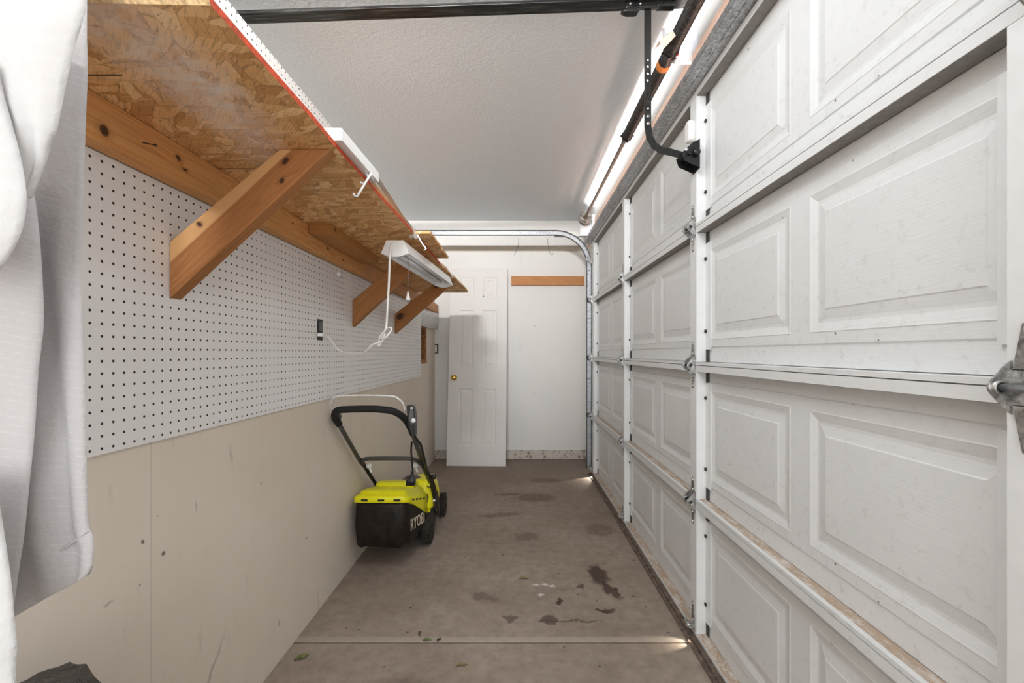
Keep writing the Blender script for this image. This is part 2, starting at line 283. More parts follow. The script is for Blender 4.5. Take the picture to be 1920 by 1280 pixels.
# ---------------------------------------------------------------- mesh helpers
class MB:
    """collects shapes in inches (world axes), built as one mesh"""
    def __init__(s): s.v = []; s.f = []; s.mi = []; s.cur = 0; s.sm = []
    def add(s, vs, fs, smooth=False):
        b = len(s.v); s.v += [Vector(q) for q in vs]
        for f in fs: s.f.append([i+b for i in f]); s.mi.append(s.cur); s.sm.append(smooth)
        return s
    def box(s, x0, x1, y0, y1, z0, z1, mat=None):
        vs = [(x, y, z) for x in (x0, x1) for y in (y0, y1) for z in (z0, z1)]
        if mat is not None: vs = [mat @ Vector(q) for q in vs]
        return s.add(vs, [(0,1,3,2), (4,6,7,5), (0,4,5,1), (2,3,7,6), (0,2,6,4), (1,5,7,3)])
    def prism(s, poly, d):
        """poly: list of 3D points; d: extrusion vector"""
        n_ = len(poly); d = Vector(d); vs = [Vector(q) for q in poly] + [Vector(q)+d for q in poly]
        return s.add(vs, [list(range(n_))[::-1], list(range(n_, 2*n_))] + [(i, (i+1) % n_, n_+(i+1) % n_, n_+i) for i in range(n_)])
    def tube(s, pts, r, seg=10, cap=True, closed=False, flat=None):
        pts = [Vector(p) for p in pts]; rings = []; n_ = len(pts); up = None
        for i, p in enumerate(pts):
            a = pts[i-1] if (i or closed) else p; b = pts[(i+1) % n_] if (i < n_-1 or closed) else p
            t = (b-a).normalized()
            if up is None:
                up = Vector((0,0,1)) if abs(t.z) < 0.9 else Vector((0,1,0))
            u = (up - t*up.dot(t)).normalized(); up = u; w_ = t.cross(u)
            rr = r[i] if hasattr(r, '__len__') else r
            k = flat or 1.0
            rings.append([p + u*rr*math.cos(q*2*math.pi/seg) + w_*rr*k*math.sin(q*2*math.pi/seg) for q in range(seg)])
        vs = [q for ring in rings for q in ring]; fs = []
        for i in range(n_ if closed else n_-1):
            j = (i+1) % n_
            fs += [(i*seg+q, i*seg+(q+1) % seg, j*seg+(q+1) % seg, j*seg+q) for q in range(seg)]
        s.add(vs, fs, True)
        if cap and not closed: s.add(rings[0], [list(range(seg))[::-1]]); s.add(rings[-1], [list(range(seg))])
        return s
    def lathe(s, c, axis, prof, seg=24):
        """prof: (radius, distance along axis)"""
        c = Vector(c); a = Vector(axis).normalized(); u = a.orthogonal().normalized(); w_ = a.cross(u)
        vs = []; fs = []
        for r, h in prof: vs += [c+a*h+u*r*math.cos(q*2*math.pi/seg)+w_*r*math.sin(q*2*math.pi/seg) for q in range(seg)]
        for i in range(len(prof)-1): fs += [(i*seg+q, i*seg+(q+1) % seg, (i+1)*seg+(q+1) % seg, (i+1)*seg+q) for q in range(seg)]
        s.add(vs, fs, True)
        if prof[0][0] > 1e-4: s.add(vs[:seg], [list(range(seg))[::-1]])
        if prof[-1][0] > 1e-4: s.add(vs[-seg:], [list(range(seg))])
        return s
    def loft(s, rings, smooth=True, cap=True):
        n_ = len(rings[0]); vs = [q for r in rings for q in r]; fs = []
        for i in range(len(rings)-1): fs += [(i*n_+q, i*n_+(q+1) % n_, (i+1)*n_+(q+1) % n_, (i+1)*n_+q) for q in range(n_)]
        s.add(vs, fs, smooth)
        if cap: s.add(rings[0], [list(range(n_))[::-1]]); s.add(rings[-1], [list(range(n_))])
        return s
    def grid(s, rows, smooth=True):
        m_ = len(rows[0]); vs = [q for r in rows for q in r]
        return s.add(vs, [(i*m_+j, i*m_+j+1, (i+1)*m_+j+1, (i+1)*m_+j) for i in range(len(rows)-1) for j in range(m_-1)], smooth)
    def build(s, name, mats, parent=None, frame=None, loc=None, bevel=0.0, merge=True, solid=0.0, subd=0, **tags):
        """frame: world matrix (inches) of the object's own axes"""
        fr = frame or Matrix.Translation(Vector(loc) if loc is not None else (W[parent].translation if parent else Vector((0,0,0))))
        inv = fr.inverted()
        me = bpy.data.meshes.new(name); me.from_pydata([(inv @ q)*S for q in s.v], [], s.f)
        mats = mats if isinstance(mats, (list, tuple)) else [mats]
        for m_ in mats: me.materials.append(m_)
        for p, i, sm in zip(me.polygons, s.mi, s.sm): p.material_index = i; p.use_smooth = sm
        if merge:
            bm = bmesh.new(); bm.from_mesh(me); bmesh.ops.remove_doubles(bm, verts=bm.verts, dist=0.004*S)
            bmesh.ops.recalc_face_normals(bm, faces=bm.faces); bm.to_mesh(me); bm.free()
        me.validate()
        o = bpy.data.objects.new(name, me); COL.objects.link(o)
        W[o] = fr
        pm = W[parent] if parent else Matrix.Identity(4)
        loc_m = pm.inverted() @ fr
        if parent: o.parent = parent
        o.matrix_local = Matrix.Translation(loc_m.translation*S) @ loc_m.to_3x3().to_4x4()
        if solid:
            md = o.modifiers.new('thickness', 'SOLIDIFY'); md.thickness = solid*S; md.offset = 0
        if subd:
            md = o.modifiers.new('smooth', 'SUBSURF'); md.levels = subd; md.render_levels = subd
        if bevel:
            md = o.modifiers.new('bevel', 'BEVEL'); md.width = bevel*S; md.segments = 2; md.limit_method = 'ANGLE'; md.angle_limit = 0.7
        for k, q in tags.items(): o[k] = q
        return o
W = {}
def thing(name, loc, label=None, category=None, group=None, kind=None):
    o = bpy.data.objects.new(name, None); COL.objects.link(o); o.location = Vector(loc)*S; o.empty_display_size = 0.05
    W[o] = Matrix.Translation(Vector(loc))
    if label: o['label'] = label
    if category: o['category'] = category
    if group: o['group'] = group
    if kind: o['kind'] = kind
    return o
def P(px, py, d):
    """point whose distance ahead of the eye is d inches, read from the photograph's geometry"""
    return Vector(((px-CX)*d/F, d, EYE-(py-CY)*d/F))
def rrect(x0, x1, y0, y1, r, k=5):
    pts = []
    for cx, cy, a0 in ((x1-r, y0+r, -90), (x1-r, y1-r, 0), (x0+r, y1-r, 90), (x0+r, y0+r, 180)):
        for i in range(k+1):
            a = math.radians(a0+90*i/k); pts.append((cx+r*math.cos(a), cy+r*math.sin(a)))
    return pts
def smooth_path(pts, k=6):
    pts = [Vector(p) for p in pts]; out = []
    for i in range(len(pts)-1):
        p0 = pts[max(i-1, 0)]; p1 = pts[i]; p2 = pts[i+1]; p3 = pts[min(i+2, len(pts)-1)]
        for j in range(k):
            t = j/k
            out.append(0.5*((2*p1)+(p2-p0)*t+(2*p0-5*p1+4*p2-p3)*t*t+(3*p1-p0-3*p2+p3)*t**3))
    out.append(pts[-1]); return out

# ================================================================ THE SETTING
XW, XH, YB, ZC = -33.4, 28.6, 180.0, 97.5      # partition face, header face, back wall, ceiling
JY = 66.1
b = MB(); b.box(-240, 40, JY+0.12, YB+6, -4, 0); b.box(-240, 40, -120, JY-0.12, -4, -0.06); b.box(-240, 40, JY-0.2, JY+0.2, -4, -0.45)
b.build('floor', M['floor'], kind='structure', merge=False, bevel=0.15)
MB().box(-240, 60, -120, YB+6, ZC, ZC+4).build('ceiling', M['ceiling'], kind='structure')
# partition with the opening near the back corner
b = MB()
for (y0, y1, z0, z1) in ((-60, 153.6, 0, 84), (165.2, YB, 0, 84), (153.6, 165.2, 0, 39.6), (153.6, 165.2, 53.5, 84)):
    b.box(XW-4.5, XW, y0, y1, z0, z1)
b.build('wall_left', M['partition'], kind='structure', merge=False)
b = MB(); b.box(-240, 40, YB, YB+5, 0, ZC); b.build('wall_back', M['wall'], kind='structure')
b = MB(); b.box(-60, 28.5, YB-0.15, YB+0.1, 85.0, 87.3); b.build('trim_1', M['bare_strip'], kind='structure')
b = MB(); b.box(XW+0.1, 29, YB-0.55, YB, 0, 3.7); b.build('baseboard_back', M['curb'], kind='structure', bevel=0.12)
# header above the door, and the jamb past its far end
b = MB(); b.box(XH, 33, -40, YB, 84.2, ZC); b.box(29.3, 33, 160.5, YB, 0, 84.2); b.box(29.3, 33, -60, -25, 0, 84.2)
b.build('wall_right', M['wall'], kind='structure', merge=False)
MB().box(28.45, XH+.05, -40, 175, 84.9, 91.8).build('trim_2', M['header'], kind='structure', bevel=0.1)
MB().box(-2.0, 27.5, YB-1.5, YB, 71.0, 74.6).build('wooden_cleat', wood_mat('cleat_pine', (0.62, 0.30, 0.12), (0.42, 0.17, 0.055), ((16.5, 0.3, .35, .55), (5, -.6, .25, .2)), (0, 2)), loc=(12, YB-.75, 72.8), bevel=0.08,
    label='short orange pine board nailed across the white back wall right of the leaning door', category='board')

# ================================================================ GARAGE DOOR
DOOR = thing('door_1', (28, 67.7, 0), 'white four-section garage door with embossed panels along the right side', 'garage door', kind='structure')
XS, XL = 28.8, 27.3
SZ = [0.4, 20.8, 41.6, 62.6, 83.4]; AY = [-22.3+44.45*i for i in range(5)]; Y0, Y1 = -23.5, 158.6
def panel_cell(b, y0, y1, z0, z1):
    loops = [(0, 0.0), (0.10, -0.05), (0.25, 0.0), (0.95, 0.19), (1.25, 0.19), (2.15, 0.04), (2.25, -0.03), (2.4, -0.03)]
    def ring(off, dx): return [(XS+dx, y0+off, z0+off), (XS+dx, y1-off, z0+off), (XS+dx, y1-off, z1-off), (XS+dx, y0+off, z1-off)]
    rs = [ring(*l) for l in loops]
    vs = [q for r in rs for q in r]
    fs = [(i*4+k, i*4+(k+1) % 4, (i+1)*4+(k+1) % 4, (i+1)*4+k) for i in range(len(rs)-1) for k in range(4)] + [tuple((len(rs)-1)*4+k for k in range(4))]
    b.add(vs, fs)
for si in range(4):
    z0, z1 = SZ[si]+0.04, SZ[si+1]-0.04
    b = MB(); ys = [Y0]; pan = []
    for a in AY[:-1]:
        for p0, p1 in ((a+2.55, a+21.0), (a+24.0, a+42.9)): pan.append((p0, p1)); ys += [p0, p1]
    ys.append(Y1); pz0, pz1 = z0+3.75, z1-3.65
    for i in range(len(ys)-1):
        y0, y1 = ys[i], ys[i+1]
        if (y0, y1) in pan: panel_cell(b, y0, y1, pz0, pz1)
        else: b.add([(XS, y0, pz0), (XS, y1, pz0), (XS, y1, pz1), (XS, y0, pz1)], [(0,1,2,3)])
        prof = [(XS, pz0), (XS, z0+2.75), (XS+0.13, z0+2.62), (XS+0.13, z0+0.5)]
        for (xa, za), (xb, zb) in zip(prof, prof[1:]): b.add([(xa, y0, za), (xa, y1, za), (xb, y1, zb), (xb, y0, zb)], [(0,1,2,3)])
        prof = [(XS, pz1), (XS, z1-2.5), (XS+0.13, z1-2.38), (XS+0.13, z1-1.0)]
        for (xa, za), (xb, zb) in zip(prof, prof[1:]): b.add([(xa, y0, za), (xa, y1, za), (xb, y1, zb), (xb, y0, zb)], [(0,1,2,3)])
    b.box(XS+0.36, XS+0.5, Y0, Y1, z0, z1)
    b.box(XL, XS+0.4, Y0, Y1, z0, z0+0.42); b.box(XL, XS+0.4, Y0, Y1, z1-0.92, z1-0.02)
    b.cur = 1; b.box(XL+.06, XS+0.12, Y0, Y1, z1-0.95, z1-0.921)  # thin dark plate painting the shade under the top lip
    sec = b.build('door_section', [M['door_paint'], M['lip_shade']], DOOR, loc=(XS, 67.7, z0))
    if si < 2:   # dirt lying on the ledge
        MB().box(XL+(0.5 if si else .1), XS+0.12, Y0+.1, Y1-.1, z0+0.42, z0+0.45).build('dust_strip', M['ledge_dirt'], sec, label='brown dust lying on the ledge')
    if si in (0, 1, 3):
        mz = {0: 21.3-1.4, 1: 38.2, 3: 81.3}[si]; my = 54.8; b = MB()
        for q, wq in enumerate((.22, .12, .26, .16)): b.box(XS+.10, XS+.125, my-wq/2, my+wq/2, mz-.3*q, mz-.3*q+.14)
        if si: b.build('ink_mark', M['bolt'], sec, loc=(XS, my, mz))
    for k, a in enumerate(AY):
        b = MB(); a1 = a+2.3; s0, s1 = z0+0.46, z1-0.96
        if k == 4: a1 = a+2.9
        b.box(XL, XL+0.06, a, a1, s0, s1); b.box(XL+0.061, XS-0.06, a, a+0.06, s0, s1); b.box(XL+0.061, XS-0.06, a1-0.06, a1, s0, s1)
        f0, f1 = z0+2.35, z1-2.6
        b.box(XS-0.14, XS-0.02, a-1.75, a, f0, f1)
        if k < 4: b.box(XS-0.14, XS-0.02, a1, a1+1.75, f0, f1)
        b.cur = 1
        b.box(XS-0.05, XS+0.1, a-0.9, a+1.0, s0, f0-0.02); b.box(XS-0.05, XS+0.1, a-0.9, a+1.0, f1+0.02, s1)  # dark boxes stand in for shaded sheet past the flange ends
        for zz in (z0+5.1, z1-4.9):
            b.cur = 2
            b.lathe((XS-0.14, a-0.32, zz), (-1, 0, 0), [(0.26, 0), (0.26, 0.22), (0.14, 0.26), (0.0, 0.26)], 10)
        b.build('stile', [M['stile'], M['recess_shade'], M['bolt']], sec, loc=(XL, a, z0), merge=False)
MB().box(XL-0.75, XS+0.3, Y0, Y1, 0.0, 0.40).box(XL-1.5, XL-0.8, Y0, Y1, 0.0, 0.28).build('bottom_seal', M['seal'], DOOR, bevel=0.08, label='brown weathered strip under the door')
# galvanised strut on top of the door
b = MB(); b.box(24.9, 27.75, Y0-2, 161.5, 83.45, 83.55); b.box(24.9, 25.0, Y0-2, 161.5, 83.5, 84.6); b.box(27.6, 27.7, Y0-2, 161.5, 83.5, 86.3); b.box(26.2, 26.5, Y0-2, 161.5, 83.38, 83.5)  # tall rear leg is added, out of sight, to cut off the gap light
b.build('strut', M['galv_dark'], DOOR, label='mottled galvanised strut along the door top')
# hinges
def hinge(y, z, roller=False, rod=False, partial=False):
    h = MB(); x = XL-0.02
    h.prism([(x, y-0.8, z+0.95), (x, y+0.8, z+0.95), (x, y+0.32, z+3.5), (x, y-0.32, z+3.5)], (-0.09, 0, 0))
    h.prism([(x, y-0.8, z-0.95), (x, y+0.8, z-0.95), (x, y+0.32, z-3.5), (x, y-0.32, z-3.5)], (-0.09, 0, 0))
    h.prism([(x, y-0.85, z-1.0), (x, y+0.85, z-1.0), (x, y+0.85, z+1.0), (x, y-0.85, z+1.0)], (-0.09, 0, 0))
    for yy in (y-0.95, y+0.85):
        h.prism([(x, yy, z+1.5), (x-0.35, yy, z+1.25), (x-1.15, yy, z+0.38), (x-1.3, yy, z+.2), (x-1.34, yy, z), (x-1.3, yy, z-.2), (x-1.15, yy, z-0.38), (x-0.35, yy, z-1.25), (x, yy, z-1.5)], (0, 0.1, 0))
    for zz in (z+3.2, z-3.2, z+1.75, z-1.75): h.lathe((x-0.09, y, zz), (-1, 0, 0), [(0.2, 0), (0.2, 0.12), (0.1, 0.18), (0, 0.18)], 8)
    o = h.build('hinge', M['hinge'], DOOR, loc=(x, y, z), merge=False)
    t = MB()
    for ya, yb in ((y-1.1, y-.75), (y+.65, y+1.0)):
        t.cur = 0; t.lathe((x-0.8, ya, z), (0, 1, 0), [(0.27, .3), (0.27, 0), (.38, 0), (.38, yb-ya), (.27, yb-ya)], 16)
        t.cur = 1; t.lathe((x-0.8, ya+.12, z), (0, 1, 0), [(0.28, 0), (0.28, 0.02)], 12)
    t.build('hinge_tube', [M['hinge'], M['recess_shade']], o, loc=(x-1, y, z), merge=False)
    if rod: MB().lathe((x-0.8, y-5, z), (0, 1, 0), [(0.22, 0), (0.22, 6.2)], 14).build('roller_shaft', M['galv'], o, loc=(x-.8, y, z))
    if roller:
        MB().lathe((x-1.0, y+0.6, z), (0, 1, 0), [(0.22, -1), (0.22, 1.6), (0.9, 1.6), (0.9, 2.3), (0.2, 2.3)], 16).build('roller', M['hinge'], o, loc=(x-1, y, z))
for a in AY[:-1]:
    for zz in SZ[1:4]: hinge(a+(-0.05 if (abs(a-22.15) < 1 and zz == SZ[3]) else 1.15), zz, rod=(abs(a-22.15) < 1 and zz == SZ[2]))
for zz in SZ[1:4]: hinge(AY[4]+2.0, zz, roller=True)
for a in (AY[2], AY[4]+0.8, AY[3]):   # bottom fixtures
    b = MB(); y = a+1.15; x = XL-0.02; z = 2.6
    b.prism([(x, y-0.6, z-1.6), (x, y+0.6, z-1.6), (x, y+0.3, z+2.6), (x, y-0.3, z+2.6)], (-0.09, 0, 0))
    b.prism([(x, y-0.6, z-1.2), (x-1.2, y-0.6, z-1.0), (x-1.3, y-0.6, z-0.5), (x, y-0.6, z+0.6)], (0, 0.1, 0))
    b.lathe((x-0.85, y-0.9, z-0.75), (0, 1, 0), [(0.3, 1.9), (0.3, 0), (0.18, 0), (0.18, 0.4)], 14)
    b.lathe((x-0.09, y, z+2.3), (-1, 0, 0), [(0.18, 0), (0.18, 0.14), (0, 0.16)], 8)
    b.build('bottom_bracket', M['hinge'], DOOR, loc=(x, y, z), merge=False)
# tilt sensor
b = MB(); y = 68.0
ring = rrect(-0.85, 0.85, -1.65, 1.65, 0.6)
b.loft([[(XL-0.02, y+p, 77.6+q) for p, q in ring], [(XL-0.75, y+p, 77.6+q) for p, q in ring], [(XL-0.95, y+p*.86, 77.6+q*.92) for p, q in ring]], smooth=False)
b.build('tilt_sensor', M['white_plastic'], loc=(XL, y, 76.0), bevel=0.05, label='small white plastic sensor stuck near the top of the garage door stile', category='sensor')

# ================================================================ TRACK
TR = thing('door_track', (26.2, 160, 0), 'galvanised garage door track curving from floor to ceiling at the far corner', 'door track')
TY = 160.0
def track_path():
    pts = [(26.45, z) for z in (1.5, 20, 40, 60, 74.9)]
    for i in range(1, 13): a = math.radians(90*i/12); pts.append((14.45+12*math.cos(a), 75.0+12.0*math.sin(a)))
    pts += [(x, 87.0) for x in (0, -20, -40, -70)]
    return pts
def sweep(b, pts, prof):
    rings = []
    for i, (x, z) in enumerate(pts):
        p0 = pts[max(i-1, 0)]; p1 = pts[min(i+1, len(pts)-1)]
        t = Vector((p1[0]-p0[0], 0, p1[1]-p0[1])).normalized(); nrm = Vector((-t.z, 0, t.x))
        rings.append([Vector((x, TY, z)) + nrm*u + Vector((0, v_, 0)) for u, v_ in prof])
    b.loft(rings, smooth=False)
    n_ = len(prof)
    for k in range(len(b.mi)):
        b.mi[k] = 0 if (k % n_) == 6 or k >= n_*(len(pts)-1) else 1
C = [(-0.95, 0), (0.95, 0), (0.95, -0.75), (0.7, -0.75), (0.7, -0.65), (0.88, -0.65), (0.88, -0.08), (-0.88, -0.08), (-0.88, -0.65), (-0.7, -0.65), (-0.7, -0.75), (-0.95, -0.75)]
b = MB(); sweep(b, track_path(), C)
b.build('rail', [galv('track_web', (0.24, 0.25, 0.27), (0.60, 0.61, 0.64), 0.45), plain('dark_track_edge', (0.06, 0.062, 0.07), 0.45, 0.6).m], TR, merge=False)
for z in (12, 34, 56, 73.5):
    b = MB(); b.box(26.3, 29.3, TY+0.05, TY+0.15, z-1, z+1); b.box(29.2, 29.3, TY+0.05, TY+1.6, z-1.3, z+1.3)
    b.lathe((26.45, TY-0.1, z), (0, -1, 0), [(0.22, 0), (0.22, 0.12), (0, 0.16)], 8)
    b.build('wall_bracket', M['galv'], TR, merge=False)
MB().box(27.75, 28.0, TY-0.7, TY+0.3, 1.0, 80).build('vertical_angle', M['galv'], TR)
b = MB(); b.box(14.0, 28.4, 161.6, 161.7, 86.2, 88.0); b.box(14.0, 28.4, 161.6, 162.9, 86.2, 86.3)
b.build('flag_angle', M['white_metal'], TR, label='white painted flag angle')
b = MB(); b.prism([(25.0, TY-.9, 77.2), (25.6, TY-.9, 78.6), (28.9, TY-2.5, 75.8), (28.9, TY-2.5, 74.4)], (0, 0.9, 0)); b.build('top_roller_arm', M['hinge'], TR)

# ================================================================ TORSION SPRINGS
TS = thing('torsion_spring_assembly', (25.4, 72, 92), 'long black torsion spring shaft above the garage door with cable drum', 'garage door spring')
SX, SZh = 24.8, 92.0
MB().lathe((SX, -30, SZh), (0, 1, 0), [(0.5, 0), (0.5, 195)], 14).build('shaft', plain('rusty_shaft', (0.22, 0.17, 0.13), 0.4, 0.7).m, TS)
def spring(y0, y1, name='spring'):
    pts = []; r = 1.0; turns = int((y1-y0)/0.42)
    prof = []; k = 0; y = 0.0; L = y1-y0
    st = L/(turns*4)
    for i in range(turns*4+1):
        rr = r + 0.11*math.cos(i*math.pi/2); prof.append((rr, i*st))
    return MB().lathe((SX, y0, SZh), (0, 1, 0), [(0.55, 0)]+prof+[(0.55, L)], 20).build(name, M['spring'], TS)
spring(-20, 70.0); spring(73.4, 98.2)
b = MB(); b.lathe((SX, 70.0, SZh), (0, 1, 0), [(0.55, 0), (1.25, 0), (1.35, 0.4), (1.1, 1.0), (1.15, 3.4)], 16)
for i in range(4):
    a = i*math.pi/2+.4; b.lathe((SX, 70.6, SZh), (math.cos(a), 0, math.sin(a)), [(0.3, 1.0), (0.3, 1.55)], 8)
b.build('spring_cone', M['black_steel'], TS, merge=False)
MB().lathe((SX, 73.2, SZh), (0, 1, 0), [(1.15, 0), (1.18, 0.05), (1.18, 1.3), (1.13, 1.4)], 18).build('paint_mark', M['orange'], TS, label='orange paint band')
MB().lathe(P(1268, 102, 70.6), (0, -1, 0), [(0.36, 0), (0.36, 0.25), (0, 0.3)], 12).build('set_bolt', M['red'], TS, label='red bolt head')
b = MB(); b.lathe((SX, 97.8, SZh), (0, 1, 0), [(1.0, 0), (1.25, 0.3), (1.25, 0.9), (0.9, 1.2), (0.9, 2.0), (0.55, 2.2)], 16)
for i in range(4):
    a = i*math.pi/2; b.lathe((SX, 98.4, SZh), (math.cos(a), 0, math.sin(a)), [(0.28, 0.9), (0.28, 1.5)], 8)
b.build('winding_cone', M['black_steel'], TS, merge=False)
b = MB(); b.prism([(23.6, 71.4, 96.2), (XH, 71.4, 96.2), (XH, 71.4, 90.4), (25.6, 71.4, 90.4), (24.3, 71.4, 92.0)], (0, 0.12, 0)); b.box(XH-0.12, XH, 69.1, 71.4, 90.0, 96.8)
b.build('centre_bracket', M['galv_lite'], TS, merge=False)
b = MB(); q = [P(1236, 76, 66), P(1243, 93, 66), P(1267, 67, 66), P(1261, 56, 66)]
q2 = [v + Vector((0, 2.5, 0.4)) for v in q]
b.prism(q, (0, 0.05, 0)); b.prism([q[0], q[3], q2[3], q2[0]], (0, 0, -0.05)); b.build('paper_tag', M['tag'], TS, label='folded beige paper tag')
b = MB(); b.lathe((SX, 157.5, SZh), (0, 1, 0), [(0.6, 0), (0.6, 0.2), (1.7, 0.25), (1.95, 0.0), (2.35, 0.0), (2.35, 0.35), (2.0, 0.5), (2.0, 1.9), (2.3, 2.1)], 28)
for i in range(3):
    a = i*2.094+.5; b.tube([(SX+.5*math.cos(a), 157.5, SZh+.5*math.sin(a)), (SX+1.8*math.cos(a), 157.4, SZh+1.8*math.sin(a))], 0.16, 6)
b.build('cable_drum', plain('cast_drum', (0.24, 0.22, 0.20), 0.45, 0.7).m, TS, merge=False)
b = MB(); b.box(23.3, XH, 160.4, 160.5, 86.2, 90.0); b.box(27.2, XH, 160.4, 160.5, 90, 94); b.box(27.4, 27.5, 158.3, 160.4, 87.0, 93.6); b.build('end_bracket', M['galv_lite'], TS, merge=False)

# ================================================================ OPENER RAIL
OP = thing('door_opener', (0, 66, 94), 'black garage door opener rail under the ceiling with arm bolted to the door', 'garage door opener')
tilt = Matrix.Translation((26, 66, 95.95)) @ Matrix.Rotation(math.radians(-2.0), 4, 'Y') 
b = MB()
def railbox(x0, x1, y0, y1, z0, z1, mb): mb.box(x0, x1, y0, y1, z0, z1, tilt)
railbox(-110, 1.5, -0.75, 0.75, 0.0, 0.14, b); railbox(-110, 1.5, -0.16, 0.16, 0.1, 1.2, b); railbox(-110, 1.5, -1.1, -0.75, 0.0, 0.45, b); railbox(-110, 1.5, 0.75, 1.1, 0.0, 0.45, b)
n = N('streaked_black_steel', 0.3, 0.3); n.color(n.ramp(n.noise(n.mapv(n.co, (0.08, 3, 3)), 1.0, 6, 0.75), [(0.5, (0.014, 0.014, 0.014)), (0.62, (0.09, 0.09, 0.09)), (0.72, (0.30, 0.30, 0.30))]))
b.build('rail', n.m, OP, merge=False, bevel=0.05)
b = MB()
for i in range(150): railbox(-62+i*0.4, -62+i*0.4+0.22, 0.85, 1.75, 0.55, 0.75, b)
railbox(-110, 1.0, 0.85, 1.75, 0.72, 0.82, b)
b.build('belt', M['black_steel'], OP, merge=False)
b = MB()
b.box(16.3, 21.4, 65.5, 65.95, 94.9, 96.6); b.box(21.0, 23.8, 65.4, 66.6, 95.1, 96.0)
b.build('trolley', M['black_steel'], OP, bevel=0.3, merge=False)
b = MB()
for x in (17.0, 18.5): MB().lathe((x, 65.5, 95.5), (0, -1, 0), [(0.16, 0), (0.16, 0.08), (0, 0.1)], 8).build('rivet', M['galv_lite'], OP)
b = MB(); b.loft([[Vector((17.6+p*1.0, 65.4+q*.7, 95.0)) for p, q in rrect(-.5, .5, -.5, .5, .3)], [Vector((17.3+p*1.6, 65.4+q*.9, 94.5)) for p, q in rrect(-.6, .6, -.6, .6, .3)],
    [Vector((16.9+p*2.2, 65.4+q*1.0, 94.1)) for p, q in rrect(-.6, .6, -.6, .6, .3)], [Vector((17.0+p*1.5, 65.4+q*.8, 93.8)) for p, q in rrect(-.6, .6, -.6, .6, .3)]])
b.build('release_knob', M['black_steel'], OP)
b = MB()
path = [(19.75, 77.6)] + [(20.0, 75.9), (20.7, 74.6), (21.8, 73.9), (23.2, 73.6), (25.4, 73.0)]
rings = []
for i, (x, z) in enumerate(path):
    p0 = path[max(i-1, 0)]; p1 = path[min(i+1, len(path)-1)]; t = Vector((p1[0]-p0[0], 0, p1[1]-p0[1])).normalized(); nr = Vector((-t.z, 0, t.x))
    c_ = Vector((x, 66, z)); rings.append([c_+nr*.5+Vector((0, -.08, 0)), c_+nr*.5+Vector((0, .12, 0)), c_-nr*.5+Vector((0, .12, 0)), c_-nr*.5+Vector((0, -.08, 0))])
b.loft(rings, smooth=False)
def holed(z0, z1, hole):
    zc = (z0+z1)/2; dr = [(-1,-1),(0,-1),(1,-1),(1,0),(1,1),(0,1),(-1,1),(-1,0)]
    sq = [(19.75+.5*u, zc+(z1-z0)/2*v) for u, v in dr]; ho = [(19.75+.21*u/math.hypot(u, v), zc+.21*v/math.hypot(u, v)) for u, v in dr]
    if not hole: b.box(19.25, 20.25, 65.92, 66.12, z0, z1); return
    vs = [(x, y, z) for y in (65.92, 66.12) for ring in (sq, ho) for x, z in ring]; fs = []
    for k in range(8):
        j = (k+1) % 8
        fs += [(k, j, 8+j, 8+k), (16+k, 24+k, 24+j, 16+j), (8+k, 8+j, 24+j, 24+k), (k, 16+k, 16+j, j)]
    b.add(vs, fs)
holed(88.0, 95.3, False)
for i in range(10): holed(77.6+1.04*i, 77.6+1.04*(i+1), i not in (0, 1))
b.build('arm', M['black_steel'], OP, merge=False)
for z in (78.9, 77.8): MB().lathe((19.75, 65.92, z), (0, -1, 0), [(0.26, 0), (0.26, 0.12), (0.12, 0.2), (0, 0.2)], 8).build('arm_bolt', M['galv_dark'], OP)
b = MB(); b.prism([(24.6, 65.2, 73.2), (26.3, 65.2, 74.8), (XL-.05, 65.2, 75.2), (XL-.05, 65.2, 71.0), (25.0, 65.2, 72.0)], (0, 0.12, 0)); b.prism([(24.6, 67.6, 73.2), (26.3, 67.6, 74.8), (XL-.05, 67.6, 75.2), (XL-.05, 67.6, 71.0), (25.0, 67.6, 72.0)], (0, 0.12, 0))
b.box(XL-.12, XL-.03, 65.2, 67.7, 70.9, 75.3); b.lathe((25.6, 64.7, 73.0), (0, 1, 0), [(0.3, 0), (0.3, 3.4)], 10); b.lathe((26.6, 64.9, 73.1), (0, -1, 0), [(.55, 0), (.55, .3), (.3, .5), (0, .5)], 12)
b.build('door_bracket', M['black_steel'], OP, merge=False, bevel=0.03)
MB().lathe((25.2, 65.15, 73.6), (0, -1, 0), [(0.26, 0), (0.26, 0.12), (0, 0.16)], 10).build('bracket_bolt', M['galv_lite'], OP)

# ================================================================ PEGBOARD
HY, HZ = 34.19, EYE-7.69     # a hole centre: distance and height
def peg(y0, y1, z0, z1, label, bow=None, name='pegboard'):
    oy = HY + round((y0-HY)); oz = HZ + round(z0-HZ)
    b = MB(); XP0, XP1 = XW+0.02, XW+0.22
    if bow is None: b.box(XP0, XP1, y0, y1, z0, z1)
    else:
        rows0 = []; rows1 = []
        for i in range(13):
            t = i/12; y = y0+(y1-y0)*t; dx = bow(t); zb = z0-0.0*t
            rows0.append([(XP1+dx, y, zb), (XP1+dx, y, z1)]); rows1.append([(XP0+dx, y, zb), (XP0+dx, y, z1)])
        b.grid(rows0); b.grid(rows1)
        b.add([rows0[-1][0], rows0[-1][1], rows1[-1][1], rows1[-1][0]], [(0,1,2,3)])
        for i in range(12): b.add([rows0[i][0], rows0[i+1][0], rows1[i+1][0], rows1[i][0]], [(0,1,2,3)])
    return b.build(name, M['peg'], loc=(XP1, oy, oz), label=label, category='pegboard')
ZPB = EYE-8.15
peg(-40, 88.7, ZPB, 59.4, 'large white pegboard sheet nearest the camera, under the shelf ledger')
